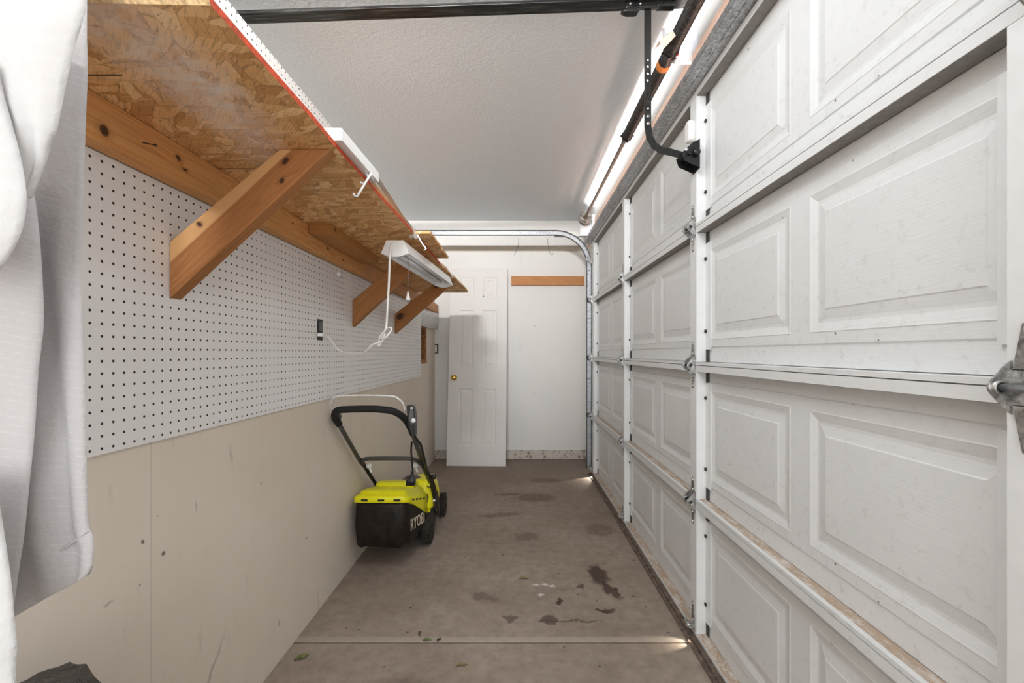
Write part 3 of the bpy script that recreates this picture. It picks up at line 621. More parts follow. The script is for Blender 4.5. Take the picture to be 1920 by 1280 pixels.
peg(88.8, 153.2, ZPB-0.1, 59.4, 'white pegboard sheet under the shelf reaching to the wall opening')
peg(153.2, 178.3, 52.9, 59.4, 'narrow white pegboard end bowing off the wall above the opening', bow=lambda t: 1.5*t*t)
peg(-40, 67.0, 63.7, 84.0, 'nearer white pegboard strip above the shelf')
peg(67.15, 83.5, 63.7, 84.1, 'short white pegboard piece above the shelf, beside the white fixture')

# ================================================================ SHELF
SH = thing('storage_shelf', (-25, 80, 63), 'long strand board shelf on wooden wall braces with red painted front edge', 'shelf')
ZU = 63.0
def shelfboard(y0, y1, xf, xb, z0, z1, red=True, zoff=0):
    b = MB(); n_ = max(2, int((y1-y0)/6))
    ys = [y0+(y1-y0)*i/n_ for i in range(n_+1)]
    fx = [xf(y) for y in ys]
    b.cur = 0
    for i in range(n_):
        q = 0.45 if (i == 0 and y0 < 30) else 0; b.add([(xb, ys[i], z0), (xb, ys[i+1], z0), (fx[i+1], ys[i+1], z0), (fx[i], ys[i]+q, z0)], [(0,1,2,3)])
        b.add([(xb, ys[i], z1), (xb, ys[i+1], z1), (fx[i+1], ys[i+1], z1), (fx[i], ys[i], z1)], [(3,2,1,0)])
        b.cur = 1; b.add([(fx[i], ys[i]+q, z0), (fx[i+1], ys[i+1], z0), (fx[i+1], ys[i+1], z1), (fx[i], ys[i], z1)], [(0,1,2,3)]); b.cur = 0
    b.cur = 2
    q = 0.45 if y0 < 30 else 0; b.add([(xb, ys[0], z0), (fx[0], ys[0]+q, z0), (fx[0], ys[0], z1), (xb, ys[0], z1)], [(0,1,2,3)])
    b.add([(xb, ys[-1], z0), (fx[-1], ys[-1], z0), (fx[-1], ys[-1], z1), (xb, ys[-1], z1)], [(3,2,1,0)])
    return b
b = shelfboard(24.25, 98.0, lambda y: -17.15+0.3*min(1, max(0, (y-45)/35))+0.08*math.sin(y*.31)*math.sin(y*.13), XW+0.25, ZU, ZU+0.47)
b.build('shelf_board', [M['osb'], M['red_edge'], M['osb_edge']], SH, loc=(0, 0, ZU), bevel=0)
b = shelfboard(98.0, 142.0, lambda y: -16.7+1.2*min(1, (y-98)/38), XW+0.25, ZU-0.02, ZU+0.5)
b.build('shelf_board', [M['osb'], M['osb'], M['osb_edge']], SH, loc=(0, 0, ZU))
LM = wood_mat('ledger_pine', WB, WD, ((33.6, -0.7, .45, .5), (41.0, .45, .35, .25), (41.8, -.3, .35, .18), (73.5, -.3, .4, .3), (80, -.9, .3, .2), (62, .5, .3, .15)), (0, 2))
def beam(name, y0, y1, x0, x1, z0, z1, mat, bev=0.12):
    fr = Matrix(((0, -1, 0, (x0+x1)/2), (1, 0, 0, 0), (0, 0, 1, (z0+z1)/2), (0, 0, 0, 1)))
    return MB().box(x0, x1, y0, y1, z0, z1).build(name, mat, SH, frame=fr, bevel=bev)
beam('ledger', -30, 91.5, XW+0.25, -31.5, 59.45, ZU-0.02, LM)
beam('ledger', 91.6, 178.5, XW+0.25, -31.7, 59.45, ZU-0.02, wood_mat('far_ledger_pine', (0.66, 0.36, 0.17), WD, ((112, 0, .4, .4), (175, .3, .3, .3)), (0, 2)), 0.3)
beam('block', 66.5, 89.2, -31.45, -28.0, 61.45, ZU-0.02, wood_mat('block_pine', (0.56, 0.27, 0.09), (0.36, 0.15, 0.04), ((68, .3, .3, .3),), (0, 2)), 0.06)
def brace(y, pts, mat):
    p = [Vector((x, y, z)) for x, z in pts]
    d = (p[2]-p[0]).normalized()      # lower edge direction
    zz = Vector((0, 1, 0)); yy = d.cross(zz)*-1
    c_ = (p[0]+p[2])/2
    fr = Matrix(((d.x, 0, -d.z, c_.x), (d.y, 1, 0, c_.y), (d.z, 0, d.x, c_.z), (0, 0, 0, 1)))
    return MB().prism(p, (0, 1.5, 0)).build('brace', mat, SH, frame=fr, bevel=0.1)
XB = XW+0.26
BP = [(XB, EYE+5.2), (XB, EYE+10.6), (-22.6, ZU-.02), (-17.7, ZU-.02)]
BP = [BP[0], BP[1], BP[2], BP[3]]
def bpts(): return [BP[0], BP[1], BP[2], BP[3]]
def mkbrace(y, mat, sh=0.0):
    pts = [(x+(0 if i < 2 else sh), z) for i, (x, z) in enumerate(BP)]
    p = [Vector((x, y, z)) for x, z in pts]; d = (p[3]-p[0]).normalized(); c_ = (p[0]+p[3])/2
    fr = Matrix(((d.x, 0, -d.z, c_.x), (0, 1, 0, c_.y), (d.z, 0, d.x, c_.z), (0, 0, 0, 1)))
    return MB().prism(p, (0, 1.5, 0)).build('brace', mat, SH, frame=fr, bevel=0.1)
mkbrace(42.0, wood_mat('brace_pine_near', (0.47, 0.21, 0.075), (0.30, 0.115, 0.035), ((-3.6, 3.3, .22, .3), (6.5, 2.1, .45, .3), (5.0, 1.0, .4, .25)), (0, 2), sap=(2.75, (0.66, 0.38, 0.17))))
mkbrace(88.9, wood_mat('brace_pine_middle', (0.48, 0.22, 0.08), (0.27, 0.105, 0.03), (), (0, 2)))
mkbrace(120.0, wood_mat('brace_pine_far', (0.46, 0.205, 0.07), (0.31, 0.12, 0.035), ((-6.6, 2.6, 1.3, .9), (6.6, 2.4, 1.1, .8)), (0, 2)), 0.8)
# small bits on the shelf
b = MB(); b.cur = 0; b.box(-20.5, -14.5, 74.3, 94.0, 63.62, 64.1)
o = b.build('board_offcut', M['osb'], loc=(-17, 84, 63.62), label='small strand board offcut lying over the shelf edge', category='board', bevel=0.02)
MB().lathe((-31.5, 37.0, 61.2), (1, 0.35, -0.1), [(0.05, 0), (0.05, 0.9), (0.14, 0.9), (0.14, 0.97)], 8).build('nail', M['bolt'], loc=(-31.4, 37, 61.2), label='bent nail sticking out of the shelf ledger', category='nail')
b = MB(); b.tube([(-31.9, 79, 59.3), (-31.9, 79, 57.9)], 0.03, 6); b.lathe((-31.9, 79, 57.2), (0, 0, 1), [(0, 0), (.35, .1), (.42, .5), (.2, .8)], 10)
b.build('hanging_hook', M['clear_plastic'], loc=(-31.9, 79, 57.2), label='tiny clear plastic hook hanging under the shelf ledger', category='hook', merge=False)

# ================================================================ SHOP LIGHT UNDER THE SHELF
SL = thing('shop_light', (-18.5, 68, 60), 'white fluorescent shop light hung under the shelf with pull cord', 'light fixture', 'white shop lights')
E0 = [P(726, 451, 70), P(757, 452, 70), P(766, 475.6, 70), P(748, 480.5, 70), P(729, 480, 70), P(714, 472, 70)]
far = [P(829, 517, 103.5), P(843, 517.5, 103.5), P(847.6, 540, 103.5), P(838, 543, 103.5), P(828, 542.5, 103.5), P(816, 534, 103.5)]
y0s, y1s = 70.0, 104.0
def sec(y, t):
    cx0 = -19.3 + (y-70)/34*2.1; zt = 61.35 + (y-70)/34*0.15
    pr = [(-1.35, 0), (1.35, 0), (2.2, -2.05), (1.95, -2.05), (1.2, -0.25), (-1.2, -0.25), (-1.95, -2.05), (-2.2, -2.05)]
    return [Vector((cx0+a, y, zt+c_)) for a, c_ in pr]
MB().loft([sec(70, 0), sec(104, 1)], smooth=False).build('reflector', M['white_metal'], SL, merge=False)
def endcap(y, dy):
    cx0 = -19.3 + (y-70)/34*2.1; zt = 61.35+(y-70)/34*0.15
    pts = [(-1.37, 0.02), (1.37, 0.02), (2.22, -2.05)] + [(2.22-4.44*i/6, -2.05-0.55*math.sin(math.pi*i/6)) for i in range(1, 6)] + [(-2.22, -2.05)]
    return MB().prism([(cx0+a, y, zt+c_) for a, c_ in pts], (0, dy, 0))
endcap(69.92, 0.1).build('end_cap', M['white_metal'], SL); endcap(103.98, 0.1).build('end_cap', M['white_metal'], SL)
for sx in (-0.75, 0.75):
    a = Vector((-19.3+sx, 70.6, 60.1)); e = Vector((-17.2+sx, 103.6, 60.25)); MB().tube([a, e], 0.42, 12).build('fluorescent_tube', M['tube'], SL)
MB().box(-19.9, -18.7, 71, 72.2, 60.6, 61.2).build('ballast_cover', M['white_metal'], SL)
c0 = Vector((-18.85, 76.5, 60.6)); MB().tube([c0, c0+Vector((0, 0, -6.4))], 0.055, 6).build('pull_cord', plain('grey_bead_chain', (0.35, 0.30, 0.30), 0.4, 0.5).m, SL)
MB().lathe(c0+Vector((0, 0, -8.0)), (0, 0, 1), [(0.0, 0), (.42, 0.02), (.42, .15), (.2, 1.0), (.1, 1.6)], 14).build('pull_bell', M['white_plastic'], SL)
cord = [P(738, 456, 69.9), P(734.5, 459, 69.6), P(732.5, 466, 69.3), P(731, 480, 69.2), P(729.5, 520, 69.2), P(727.5, 560, 69.4), P(725.5, 595, 69.6), P(723.5, 616, 69.8), P(718, 625, 70.2), P(712.5, 632, 70.6)]
b = MB(); b.tube(smooth_path(cord), 0.17, 8)
knot = [P(712.5, 632, 70.6), P(713, 640-6, 70.8), P(722, 633, 71), P(732, 622, 71), P(734, 615, 71), P(727, 615, 71.2), P(718, 624, 71.2), P(714, 630, 71), P(719, 632, 70.6), P(721, 626, 70.5), P(717, 624, 70.6), P(712, 633, 71), P(709, 645, 71.6), P(711, 648, 71.7), P(716, 640, 71.6), P(720, 634, 71.4), P(715, 640, 71.3), P(700, 645, 71.4), P(692, 652, 71.8)]
b.tube(smooth_path(knot, 5), 0.14, 8)
swag = [P(692, 652, 71.8), P(686, 658, 72.6), P(676, 661, 73.5), P(664, 662, 74.4), P(650, 660.5, 75), P(636, 657, 75.2), P(629, 650, 75.0), P(621, 638, 74.9), P(613, 629, 74.7), P(608, 627, 74.5), P(604, 627, 74.3)]
b.tube(smooth_path(swag, 5), 0.1, 8)
b.build('power_cord', M['white_plastic'], SL, merge=False)
b = MB(); c_ = P(603, 627.5, 73.6); b.box(c_.x-0.4, c_.x+0.5, c_.y-0.8, c_.y+0.7, c_.z-.27, c_.z+.27); b.build('plug', M['white_plastic'], SL, bevel=0.1)
b = MB(); b.box(XW+0.2, XW+0.25, 73.25, 75.25, EYE+2.1, EYE+5.65)
OB = b.build('outlet_box', M['black_hole'], loc=(XW+.2, 74.2, EYE+3), label='black open outlet box in the pegboard with a white plug', category='outlet')
b = MB(); b.box(XW+0.25, XW+0.38, 73.7, 74.9, EYE+3.6, EYE+5.2); b.build('receptacle', plain('black_receptacle', (0.03, 0.03, 0.032), 0.3).m, OB, bevel=0.05)

# shop light lying on the shelf
SL2 = thing('shop_light', (-17.5, 60, 63.6), 'white shop light lying on top of the shelf with plastic hooks hanging over the edge', 'light fixture', 'white shop lights')
b = MB()
def s2(y, xo, h, w_=1.9, th=0.0): return [Vector((xo-w_, y, 63.62)), Vector((xo, y, 63.62)), Vector((xo, y, 63.62+h)), Vector((xo-w_, y, 63.62+h))]
b.loft([s2(41.6, -16.5, 1.15), s2(52.0, -16.25, 1.15)], smooth=False); b.build('ballast_housing', M['white_metal'], SL2, bevel=0.03)
b = MB()
b.prism([P(656, 289, 47.0), P(695, 309, 49.5), P(690, 323, 49.5), P(686, 324, 49.5)], (-0.2, 1.2, 0.1)); b.build('end_cap', M['white_metal'], SL2)
top = [P(695, 309, 49.5), P(703, 322, 51), P(735, 370, 60.0), P(757, 405, 67), P(771, 422, 70.5), P(779, 436, 72), P(786, 448, 73.2)]
low = [P(690, 324, 49.5), P(699, 336, 51), P(722, 367, 60.0), P(742, 396, 67), P(762, 418, 70.5), P(771, 432, 72), P(780, 448, 73.2)]
top = smooth_path(top, 4); low = smooth_path(low, 4)
mid = [(a+c_)/2 + Vector((-0.9, 0, 0.25)) for a, c_ in zip(top, low)]
b = MB(); b.grid([top, mid, [q+Vector((-.9, 0, 0)) for q in low]])
b.build('reflector', plain('tan_reflector_back', (0.66, 0.58, 0.50), 0.5).m, SL2, solid=0.06, merge=False)
MB().tube(low, 0.12, 8).build('reflector_rim', M['white_metal'], SL2)
hk = [P(696, 325, 49.0), P(684, 344, 48.5), P(670, 368, 48.2), P(665, 367, 48.3), P(663, 363, 48.4)]
b = MB(); b.tube(hk, 0.13, 8); b.tube([P(687, 325, 49.2), P(690, 333, 48.8), P(684, 344, 48.5), P(676.5, 343, 48.6), P(676, 340.5, 48.6)], 0.1, 8)
b.build('hook', M['clear_plastic'], SL2, merge=False)
b = MB(); b.tube([P(783, 440, 73), P(790, 454, 72.7), P(799, 466, 72.5), P(795, 469, 72.5)], 0.13, 8); b.build('hook', M['clear_plastic'], SL2)
b = MB(); b.tube([P(826, 486, 98), P(838, 502, 103), P(846, 512, 104.5), P(848.5, 519, 104.8), P(845, 519.5, 105)], 0.13, 8)
b.build('loose_hook', M['white_plastic'], loc=P(846, 512, 104.5), label='white hooked wire over the far shelf edge', category='hook')

# ================================================================ OPENING, BACK OUTLET
b = MB(); b.box(XW-3.9, XW-3.7, 153.6, 165.2, 39.6, 53.5); b.box(XW-3.7, XW-0.2, 153.6, 155.2, 39.6, 53.5); b.box(XW-3.9, XW-0.45, 163.8, 165.3, 39.6, 53.5); b.box(XW-3.7, XW-0.3, 153.6, 165.2, 39.6, 41.0); b.box(XW-3.7, XW-0.3, 153.6, 165.2, 52.3, 53.5)
b.build('trim_3', M['brown_stud'], kind='structure', merge=False)
b = MB(); b.box(XW+.05, -31.9, YB-0.2, YB-.02, EYE-0.3, EYE+3.6)
OB2 = b.build('wall_outlet', M['black_hole'], loc=(-32.5, YB-.2, EYE), label='white receptacle in a black hole beside the leaning door', category='outlet')
b = MB(); b.box(XW+.1, -32.45, YB-0.45, YB-.2, EYE+0.1, EYE+3.1); b.build('receptacle', M['white_plastic'], OB2, bevel=0.08)
for z in (0.7, 2.0):
    for x in (-33.1, -32.75): MB().box(x-.07, x+.07, YB-.47, YB-.44, EYE+z, EYE+z+.5).build('slot', M['black_hole'], OB2)

# ================================================================ LEANING SIX-PANEL DOOR
ang = math.atan2(9.2, 77.5)
Rm = Matrix.Translation(P(892.5, 874, 168.6)*1.0)
base = P(892.5, 873.5, 168.6); base.z = 0
fr = Matrix.Translation(base) @ Matrix.Rotation(math.radians(-2.2), 4, 'Z') @ Matrix.Rotation(-ang, 4, 'X')
ID = bpy.data.objects.new('interior_door', None); COL.objects.link(ID); W[ID] = fr
ID.matrix_local = Matrix.Translation(fr.translation*S) @ fr.to_3x3().to_4x4()
ID['label'] = 'white six-panel interior door leaning against the back wall'; ID['category'] = 'door'
b = MB(); w2 = 11.45; Hd = 78.2
xs = [-w2, -7.3, -1.85, 1.95, 7.4, w2]; zs = [0, 7.8, 29.6, 38.3, 60.8, 66.0, 74.3, Hd]
def dcell(x0, x1, z0, z1):
    L = [(0, 0), (0.2, 0.34), (0.5, 0.38), (1.3, 0.10), (1.45, 0.0)]
    rs = [[(x0+o_, d_, z0+o_), (x1-o_, d_, z0+o_), (x1-o_, d_, z1-o_), (x0+o_, d_, z1-o_)] for o_, d_ in L]
    b.add([q for r in rs for q in r], [(i*4+k, i*4+(k+1) % 4, (i+1)*4+(k+1) % 4, (i+1)*4+k) for i in range(4) for k in range(4)] + [(16, 17, 18, 19)])
for i in range(5):
    for j in range(7):
        if i in (1, 3) and j in (1, 3, 5): dcell(xs[i], xs[i+1], zs[j], zs[j+1])
        else: b.add([(xs[i], 0, zs[j]), (xs[i+1], 0, zs[j]), (xs[i+1], 0, zs[j+1]), (xs[i], 0, zs[j+1])], [(0,1,2,3)])
b.add([(-w2, 0, 0), (w2, 0, 0), (w2, 1.35, 0), (-w2, 1.35, 0), (-w2, 0, Hd), (w2, 0, Hd), (w2, 1.35, Hd), (-w2, 1.35, Hd)], [(0,1,2,3), (4,5,6,7), (0,3,7,4), (1,2,6,5), (3,2,6,7)])
b.v = [fr @ q for q in b.v]; b.build('door_slab', M['white_door'], ID, frame=fr)
b = MB(); b.lathe((-9.1, 0, 33.9), (0, -1, 0), [(1.15, 0), (1.1, 0.12), (.5, 0.3), (.45, .9), (.95, 1.2), (1.05, 1.7), (.7, 2.1), (0, 2.15)], 22); b.v = [fr @ q for q in b.v]
b.build('door_knob', M['brass'], ID, frame=fr, label='brass round knob')
b = MB(); b.lathe((2.0, -0.02, 66.6), (0, -1, 0), [(0.22, 0), (0.22, 0.02), (0, 0.03)], 8); b.v = [fr @ q for q in b.v]; b.build('bore_hole', M['bolt'], ID, frame=fr)

# ================================================================ LAWN MOWER
MW = thing('lawn_mower', (-25.8, 103, 0), 'yellow and black electric lawn mower with grass bag parked against the partition', 'lawn mower')
yel = plain('yellow_plastic', (0.88, 0.84, 0.01), 0.35, var=0.03).m; blk = plain('black_plastic', (0.014, 0.014, 0.014), 0.35, var=0.2).m
gry = plain('charcoal_plastic', (0.06, 0.057, 0.052), 0.45).m; rub = plain('dusty_rubber', (0.028, 0.021, 0.016), 0.8, var=0.4).m
n = N('black_bag_fabric', 0.5, 0, 0.25); n.color(n.ramp(n.noise(n.co, 0.5, 6, 0.7), [(0.35, (0.008, 0.006, 0.005)), (0.75, (0.032, 0.023, 0.017))])); n.bump(n.noise(n.mapv(n.co, (1, 1, 0.7)), 0.35, 3, 0.5, 0.4), 0.7, 0.5); bag = n.m
def lid_z(y): return 13.9-0.30*(y-87)
def bagpoly(g):
    pts = [(-32.3, 98.5), (-32.3, 88.6), (-32.0, 87.5), (-31.2, 87.05), (-29, 86.8), (-26, 86.75), (-23.4, 86.9), (-22.4, 87.1), (-21.7, 87.6), (-21.4, 88.3), (-20.85, 92.5), (-20.2, 98.5)]
    out = []
    for (xa, ya), (xb, yb) in zip(pts, pts[1:]+pts[:1]):
        for q in (0, .5): out.append((xa+(xb-xa)*q, ya+(yb-ya)*q))
    cx0, cy0 = -26.3, 93.0
    return [(cx0+(x-cx0)*(1+g/6.2), cy0+(y-cy0)*(1+g/6.0)) for x, y in out]
b = MB(); rings = []
for k, (sc_, dz) in enumerate(((0.90, 0), (0.965, .0), (0.985, .0), (0.97, 0.0), (0.97, 0))):
    t = (0.0, 0.05, 0.45, 0.85, 1.0)[k]
    r = []
    for i, (x, y) in enumerate(bagpoly(0)):
        cx0, cy0 = -25.9, 93.5
        zb = 5.0 + 0.35*math.sin(i*0.9); zt = lid_z(y)+0.3
        wob = 0.18*math.sin(i*1.7+t*6)*math.sin(math.pi*t)
        if k == 0: r.append(Vector((cx0+(x-cx0)*0.93, cy0+(y-cy0)*0.93, zb)))
        else: r.append(Vector((cx0+(x-cx0)*(sc_)+wob, cy0+(y-cy0)*sc_-(0.35*math.sin(math.pi*t) if y < 90 else 0), zb+(zt-zb)*t)))
    rings.append(r)
b.loft(rings); GB = b.build('grass_bag', bag, MW)
b = MB(); rings = []
for (ins, dz, slope) in ((0.0, -0.1, .30), (-0.12, 0.0, .30), (-0.12, 1.0, .29), (0.25, 1.35, .26), (0.7, 1.5, .24), (0.95, 2.0, .22), (1.5, 2.3, .20), (3.2, 2.45, .18)):
    rings.append([Vector((x, y, 13.9-slope*(y-87)+dz-(0.28*max(0, y-88.5) if (x > -22.4 and dz < .5) else 0))) for x, y in bagpoly(-ins+.12)])
b.loft(rings); LID = b.build('bag_lid', yel, MW)
b = MB(); b.loft([[Vector((x, y, z-.18*(y-87))) for x, y in rrect(-29.9+q, -21.7-q, 92.5+q, 98.2-q, 1.2, 5)] for q, z in ((0, 15.8), (.05, 16.9), (.35, 17.2), (1.2, 17.3))]); b.build('lid_handle', yel, LID)
for x in (-29.9, -26.6, -23.5): MB().box(x-0.62, x+0.62, 86.35, 87.1, 14.3, 14.65).build('lid_slot', M['black_hole'], LID)
for i in range(4):
    y = 89.2+i*2.1; x = -21.12+(y-88)*.13
    MB().box(x-.12, x+.25, y-.15, y+.15, lid_z(y)+.35, lid_z(y)+.65).build('lid_slot', M['black_hole'], LID)
# lettering on the bag side
cu = bpy.data.curves.new('txt', 'FONT'); cu.body = 'RYOBI'; cu.size = 1.0; cu.extrude = 0.01; cu.space_character = 1.05
to = bpy.data.objects.new('txt', cu); COL.objects.link(to); bpy.context.view_layer.update()
tm = bpy.data.meshes.new_from_object(to.evaluated_get(bpy.context.evaluated_depsgraph_get())); bpy.data.objects.remove(to)
b = MB(); vs = []
wd = max(v.co.x for v in tm.vertices)
ca, cb = Vector((-21.6, 86.95, 8.1)), Vector((-19.75, 96.5, 8.6))
for v in tm.vertices:
    u = v.co.x/wd; hgt = v.co.y*3.4
    y_ = 88.3+u*8.6; x_ = -21.35+(y_-88.3)*0.118-(9.5-8)*0.0
    vs.append((x_+0.13+v.co.z*2-0.02*hgt, y_-0.1, 7.7-0.16*(y_-88)+hgt))
b.add(vs, [tuple(p.vertices) for p in tm.polygons]); b.build('lettering', plain('cream_print', (0.78, 0.68, 0.55), 0.6).m, GB, merge=False, label='cream brand lettering on the bag')
# deck, cowl
b = MB()
b.loft([[Vector((x, y, 2.2)) for x, y in rrect(-31.5, -20.6, 97, 118.5, 3)], [Vector((x, y, 5.0)) for x, y in rrect(-31.7, -20.3, 96.5, 119, 3)], [Vector((x, y, 8.0)) for x, y in rrect(-31.0, -20.6, 97, 117.5, 3)], [Vector((x, y, 9.0)) for x, y in rrect(-29.8, -21.8, 99, 116, 3)]], smooth=False)
b.box(-21.2, -20.0, 97.5, 100.0, 1.2, 4.5)
b.build('deck', blk, MW, merge=False)
b = MB(); rings = []
for (ins, z) in ((-.3, 6.6), (-.45, 8.0), (-0.3, 8.8), (0.6, 9.6), (2.0, 10.0)):
    rings.append([Vector((x, y, z-0.05*(y-100))) for x, y in rrect(-31.2+ins, -20.3-ins*.9, 99.0+ins, 113.5-ins*1.2, max(3.0-ins*.3, .8), 6)])
b.loft(rings); rings = []
for (ins, z) in ((0, 8.0), (-.15, 10.0), (0.1, 11.8), (0.5, 13.3), (0.95, 14.0), (1.3, 14.1)):
    rings.append([Vector((x+(z-8)*-.06, y, z-0.10*(y-104))) for x, y in rrect(-24.2+ins*.6, -19.15-ins*.7, 98.9+ins*1.2, 110.5-ins*1.6, max(1.4-ins*.3, .4), 6)])
b.loft(rings); CW = b.build('motor_cover', yel, MW, merge=False)
b = MB(); b.lathe((-24.3, 103.2, 8.5), (0, -.1, 1), [(2.9, 0), (2.9, 4.2), (2.5, 5.3), (1.4, 6.1), (0, 6.3)], 20); b.lathe((-29.0, 101.5, 8.5), (0, 0, 1), [(2.2, 0), (2.1, 3.8), (1.5, 5.0), (0, 5.5)], 18)
b.build('motor_dome', gry, MW, merge=False)
b = MB(); b.prism([(-20.75, 98.75, 9.9), (-19.95, 98.75, 9.8), (-19.75, 98.85, 10.9), (-20.0, 98.9, 11.7), (-20.4, 98.9, 11.3)], (0, .25, .05)); b.build('cover_vent', M['black_hole'], CW)
b = MB(); b.lathe((-20.2, 100.2, 13.3), (1, -.3, 1.4), [(0.75, 0), (0.75, 0.08), (0.55, 0.1), (0.5, 0.06), (0, .06)], 16); b.build('round_badge', gry, CW)
b = MB(); b.prism([(-19.6, 99.5, 7.0), (-19.6, 101, 8.3), (-19.6, 104, 8.6), (-19.6, 104, 6.4), (-19.6, 101.0, 6.2)], (-.7, 0, 0)); b.build('cover_tab', yel, CW)
def wheel(x, y, r, wdt):
    b = MB(); prof = [(r*.55, 0), (r*.9, 0), (r, .18), (r, wdt-.18), (r*.9, wdt), (r*.55, wdt)]
    b.lathe((x-wdt/2, y, r), (1, 0, 0), prof, 32)
    for i in range(32):
        a = 2*math.pi*i/32; m_ = Matrix.Translation((x, y, r)) @ Matrix.Rotation(a, 4, 'X')
        b.box(-wdt*.46, wdt*.46, -0.10*r/3, 0.10*r/3, r-.02, r+.07, m_)
    wh = b.build('wheel', rub, MW, merge=False, loc=(x, y, r))
    h = MB(); h.lathe((x+wdt/2-.5, y, r), (1, 0, 0), [(r*.72, 0.3), (r*.7, .42), (r*.3, .3), (r*.28, .75), (r*.1, .8), (0, .8)], 24); h.lathe((x+wdt/2+.28, y, r), (1, 0, 0), [(.16, 0), (.16, .12), (0, .14)], 8)
    h.build('hub', blk, wh, merge=False)
wheel(-20.1, 101.0, 3.75, 1.7); wheel(-19.7, 118.0, 2.9, 1.5); wheel(-31.9, 101.0, 3.75, 1.7); wheel(-31.9, 118.0, 2.9, 1.5)
XLh, XRh = -32.45, -19.55
def hp(x, d): return Vector((x, d, 33.5-(d-77)*0.885))
# upper handle
up = [hp(XLh+0.1, 91.5), hp(XLh, 84), hp(XLh, 80.5)]
arc = smooth_path([hp(XLh, 80.5), hp(XLh, 78.6), hp(XLh+1.0, 77.2), hp(XLh+3.0, 76.9), hp(-26, 76.8), hp(XRh-4.2, 76.9), hp(XRh-2.0, 77.4), hp(XRh-.6, 79.0), hp(XRh-.1, 81.2), hp(XRh, 83)], 6)
MB().tube([hp(XLh+.3, 92.5)]+up, .42, 12).build('handle_tube', gry, MW); MB().tube([hp(XRh, 82.5), hp(XRh, 92.5)], .42, 12).build('handle_tube', gry, MW)
MB().tube(arc, .62, 14).build('foam_grip', plain('black_foam', (0.008, 0.008, 0.008), 0.75).m, MW)
MB().tube([hp(XLh+.3, 90.5), hp(XLh+.9, 102.0)], .40, 12).build('lower_handle', blk, MW)
MB().tube([hp(XRh, 90.5), hp(XRh+.4, 98.0)], .62, 12).build('lower_handle', blk, MW)
MB().tube(smooth_path([hp(XLh+.3, 91.8), hp(XLh+.9, 90.8), hp(XLh+2, 90.3), hp(-26, 90.2), hp(XRh-2.2, 90.3), hp(XRh-1.0, 90.9), hp(XRh-.3, 92.2)], 5), .42, 12).build('cross_bar', gry, MW)
for x in (XLh+1.6, XRh-1.6):
    b = MB(); c_ = hp(x, 92.0)+Vector((0, 0, -.4)); b.lathe(c_, (1, 0, 0), [(.3, -.5), (.5, -.3), (.5, .3), (.25, .6)], 10); b.tube([c_, c_+Vector((.5, 0, -1.3))], .22, 8); b.build('lock_lever', M['clear_plastic'], MW, merge=False)
bail = smooth_path([P(619.5, 762, 77.2), P(620.5, 756, 76.6), P(624, 748, 75.8), P(632, 743, 75.4), P(645, 741.5, 75.3), P(690, 741, 75.2), P(735, 742.5, 75.2), P(748, 748, 75.4), P(756, 757, 76.0), P(759, 768, 76.8)], 5)
MB().tube(bail, .15, 8).build('bail_wire', plain('white_coated_wire', (0.8, 0.8, 0.79), 0.4).m, MW)
# control box
b = MB(); y = 78.2
pts = [(762, 760), (775, 759), (777.5, 770), (779, 800), (777.5, 815), (773, 820), (766, 800), (763.5, 785)]
b.prism([P(a, c_, 79.0) for a, c_ in pts], (0, 1.6, -0.3)); b.build('switch_box', blk, MW, bevel=0.1)
b = MB(); b.prism([P(a, c_, 78.9) for a, c_ in ((769, 769), (774.5, 768), (775, 782), (773, 797), (768, 790), (766.5, 780))], (0, 0.3, 0)); b.build('switch_panel', plain('mid_grey_plastic', (0.11, 0.11, 0.115), 0.4).m, MW)
b = MB(); b.prism([P(a, c_, 78.85) for a, c_ in ((769.5, 762.5), (774, 762), (774, 767), (769.5, 767.5))], (0, 0.12, 0)); b.build('switch_window', plain('beige_gap', (0.55, 0.5, 0.42), 0.7).m, MW)
b = MB(); b.lathe(P(775.3, 788, 78.95), (0, -1, 0), [(.42, 0), (.42, .25), (.25, .45), (0, .5)], 14); b.build('start_button', M['white_plastic'], MW, label='white round button')
b = MB(); b.prism([P(a, c_, 79.6) for a, c_ in ((630, 777), (635, 775), (638, 781), (634, 794), (628, 796))], (0, .9, 0)); b.build('bail_bracket', gry, MW, bevel=.1)
# cables
b = MB(); b.tube(smooth_path([P(772, 828, 83), P(771, 845, 83.6), P(772.5, 865, 84), P(774, 884, 84.3)], 5), .19, 8)
b.tube(smooth_path([P(777, 817, 81.5), P(783, 826, 82.6), P(788, 832, 83.5), P(791, 842, 85.0), P(796, 862, 87.8), P(801, 885, 92)], 5), .28, 8); b.build('cable', blk, MW, merge=False)
b = MB(); c_ = P(773.5, 884, 84.3); b.loft([[c_+Vector((p*.35, q*.35, .1)) for p, q in rrect(-.6, .6, -.6, .6, .3)], [c_+Vector((p*.6-.1, q*.6, -.9)) for p, q in rrect(-.6, .6, -.6, .6, .3)], [c_+Vector((p*1.2-.3, q, -1.5)) for p, q in rrect(-.7, .7, -.7, .7, .3)], [c_+Vector((p*1.25-.35, q, -2.5)) for p, q in rrect(-.7, .7, -.7, .7, .3)]])
b.build('plug', blk, MW)
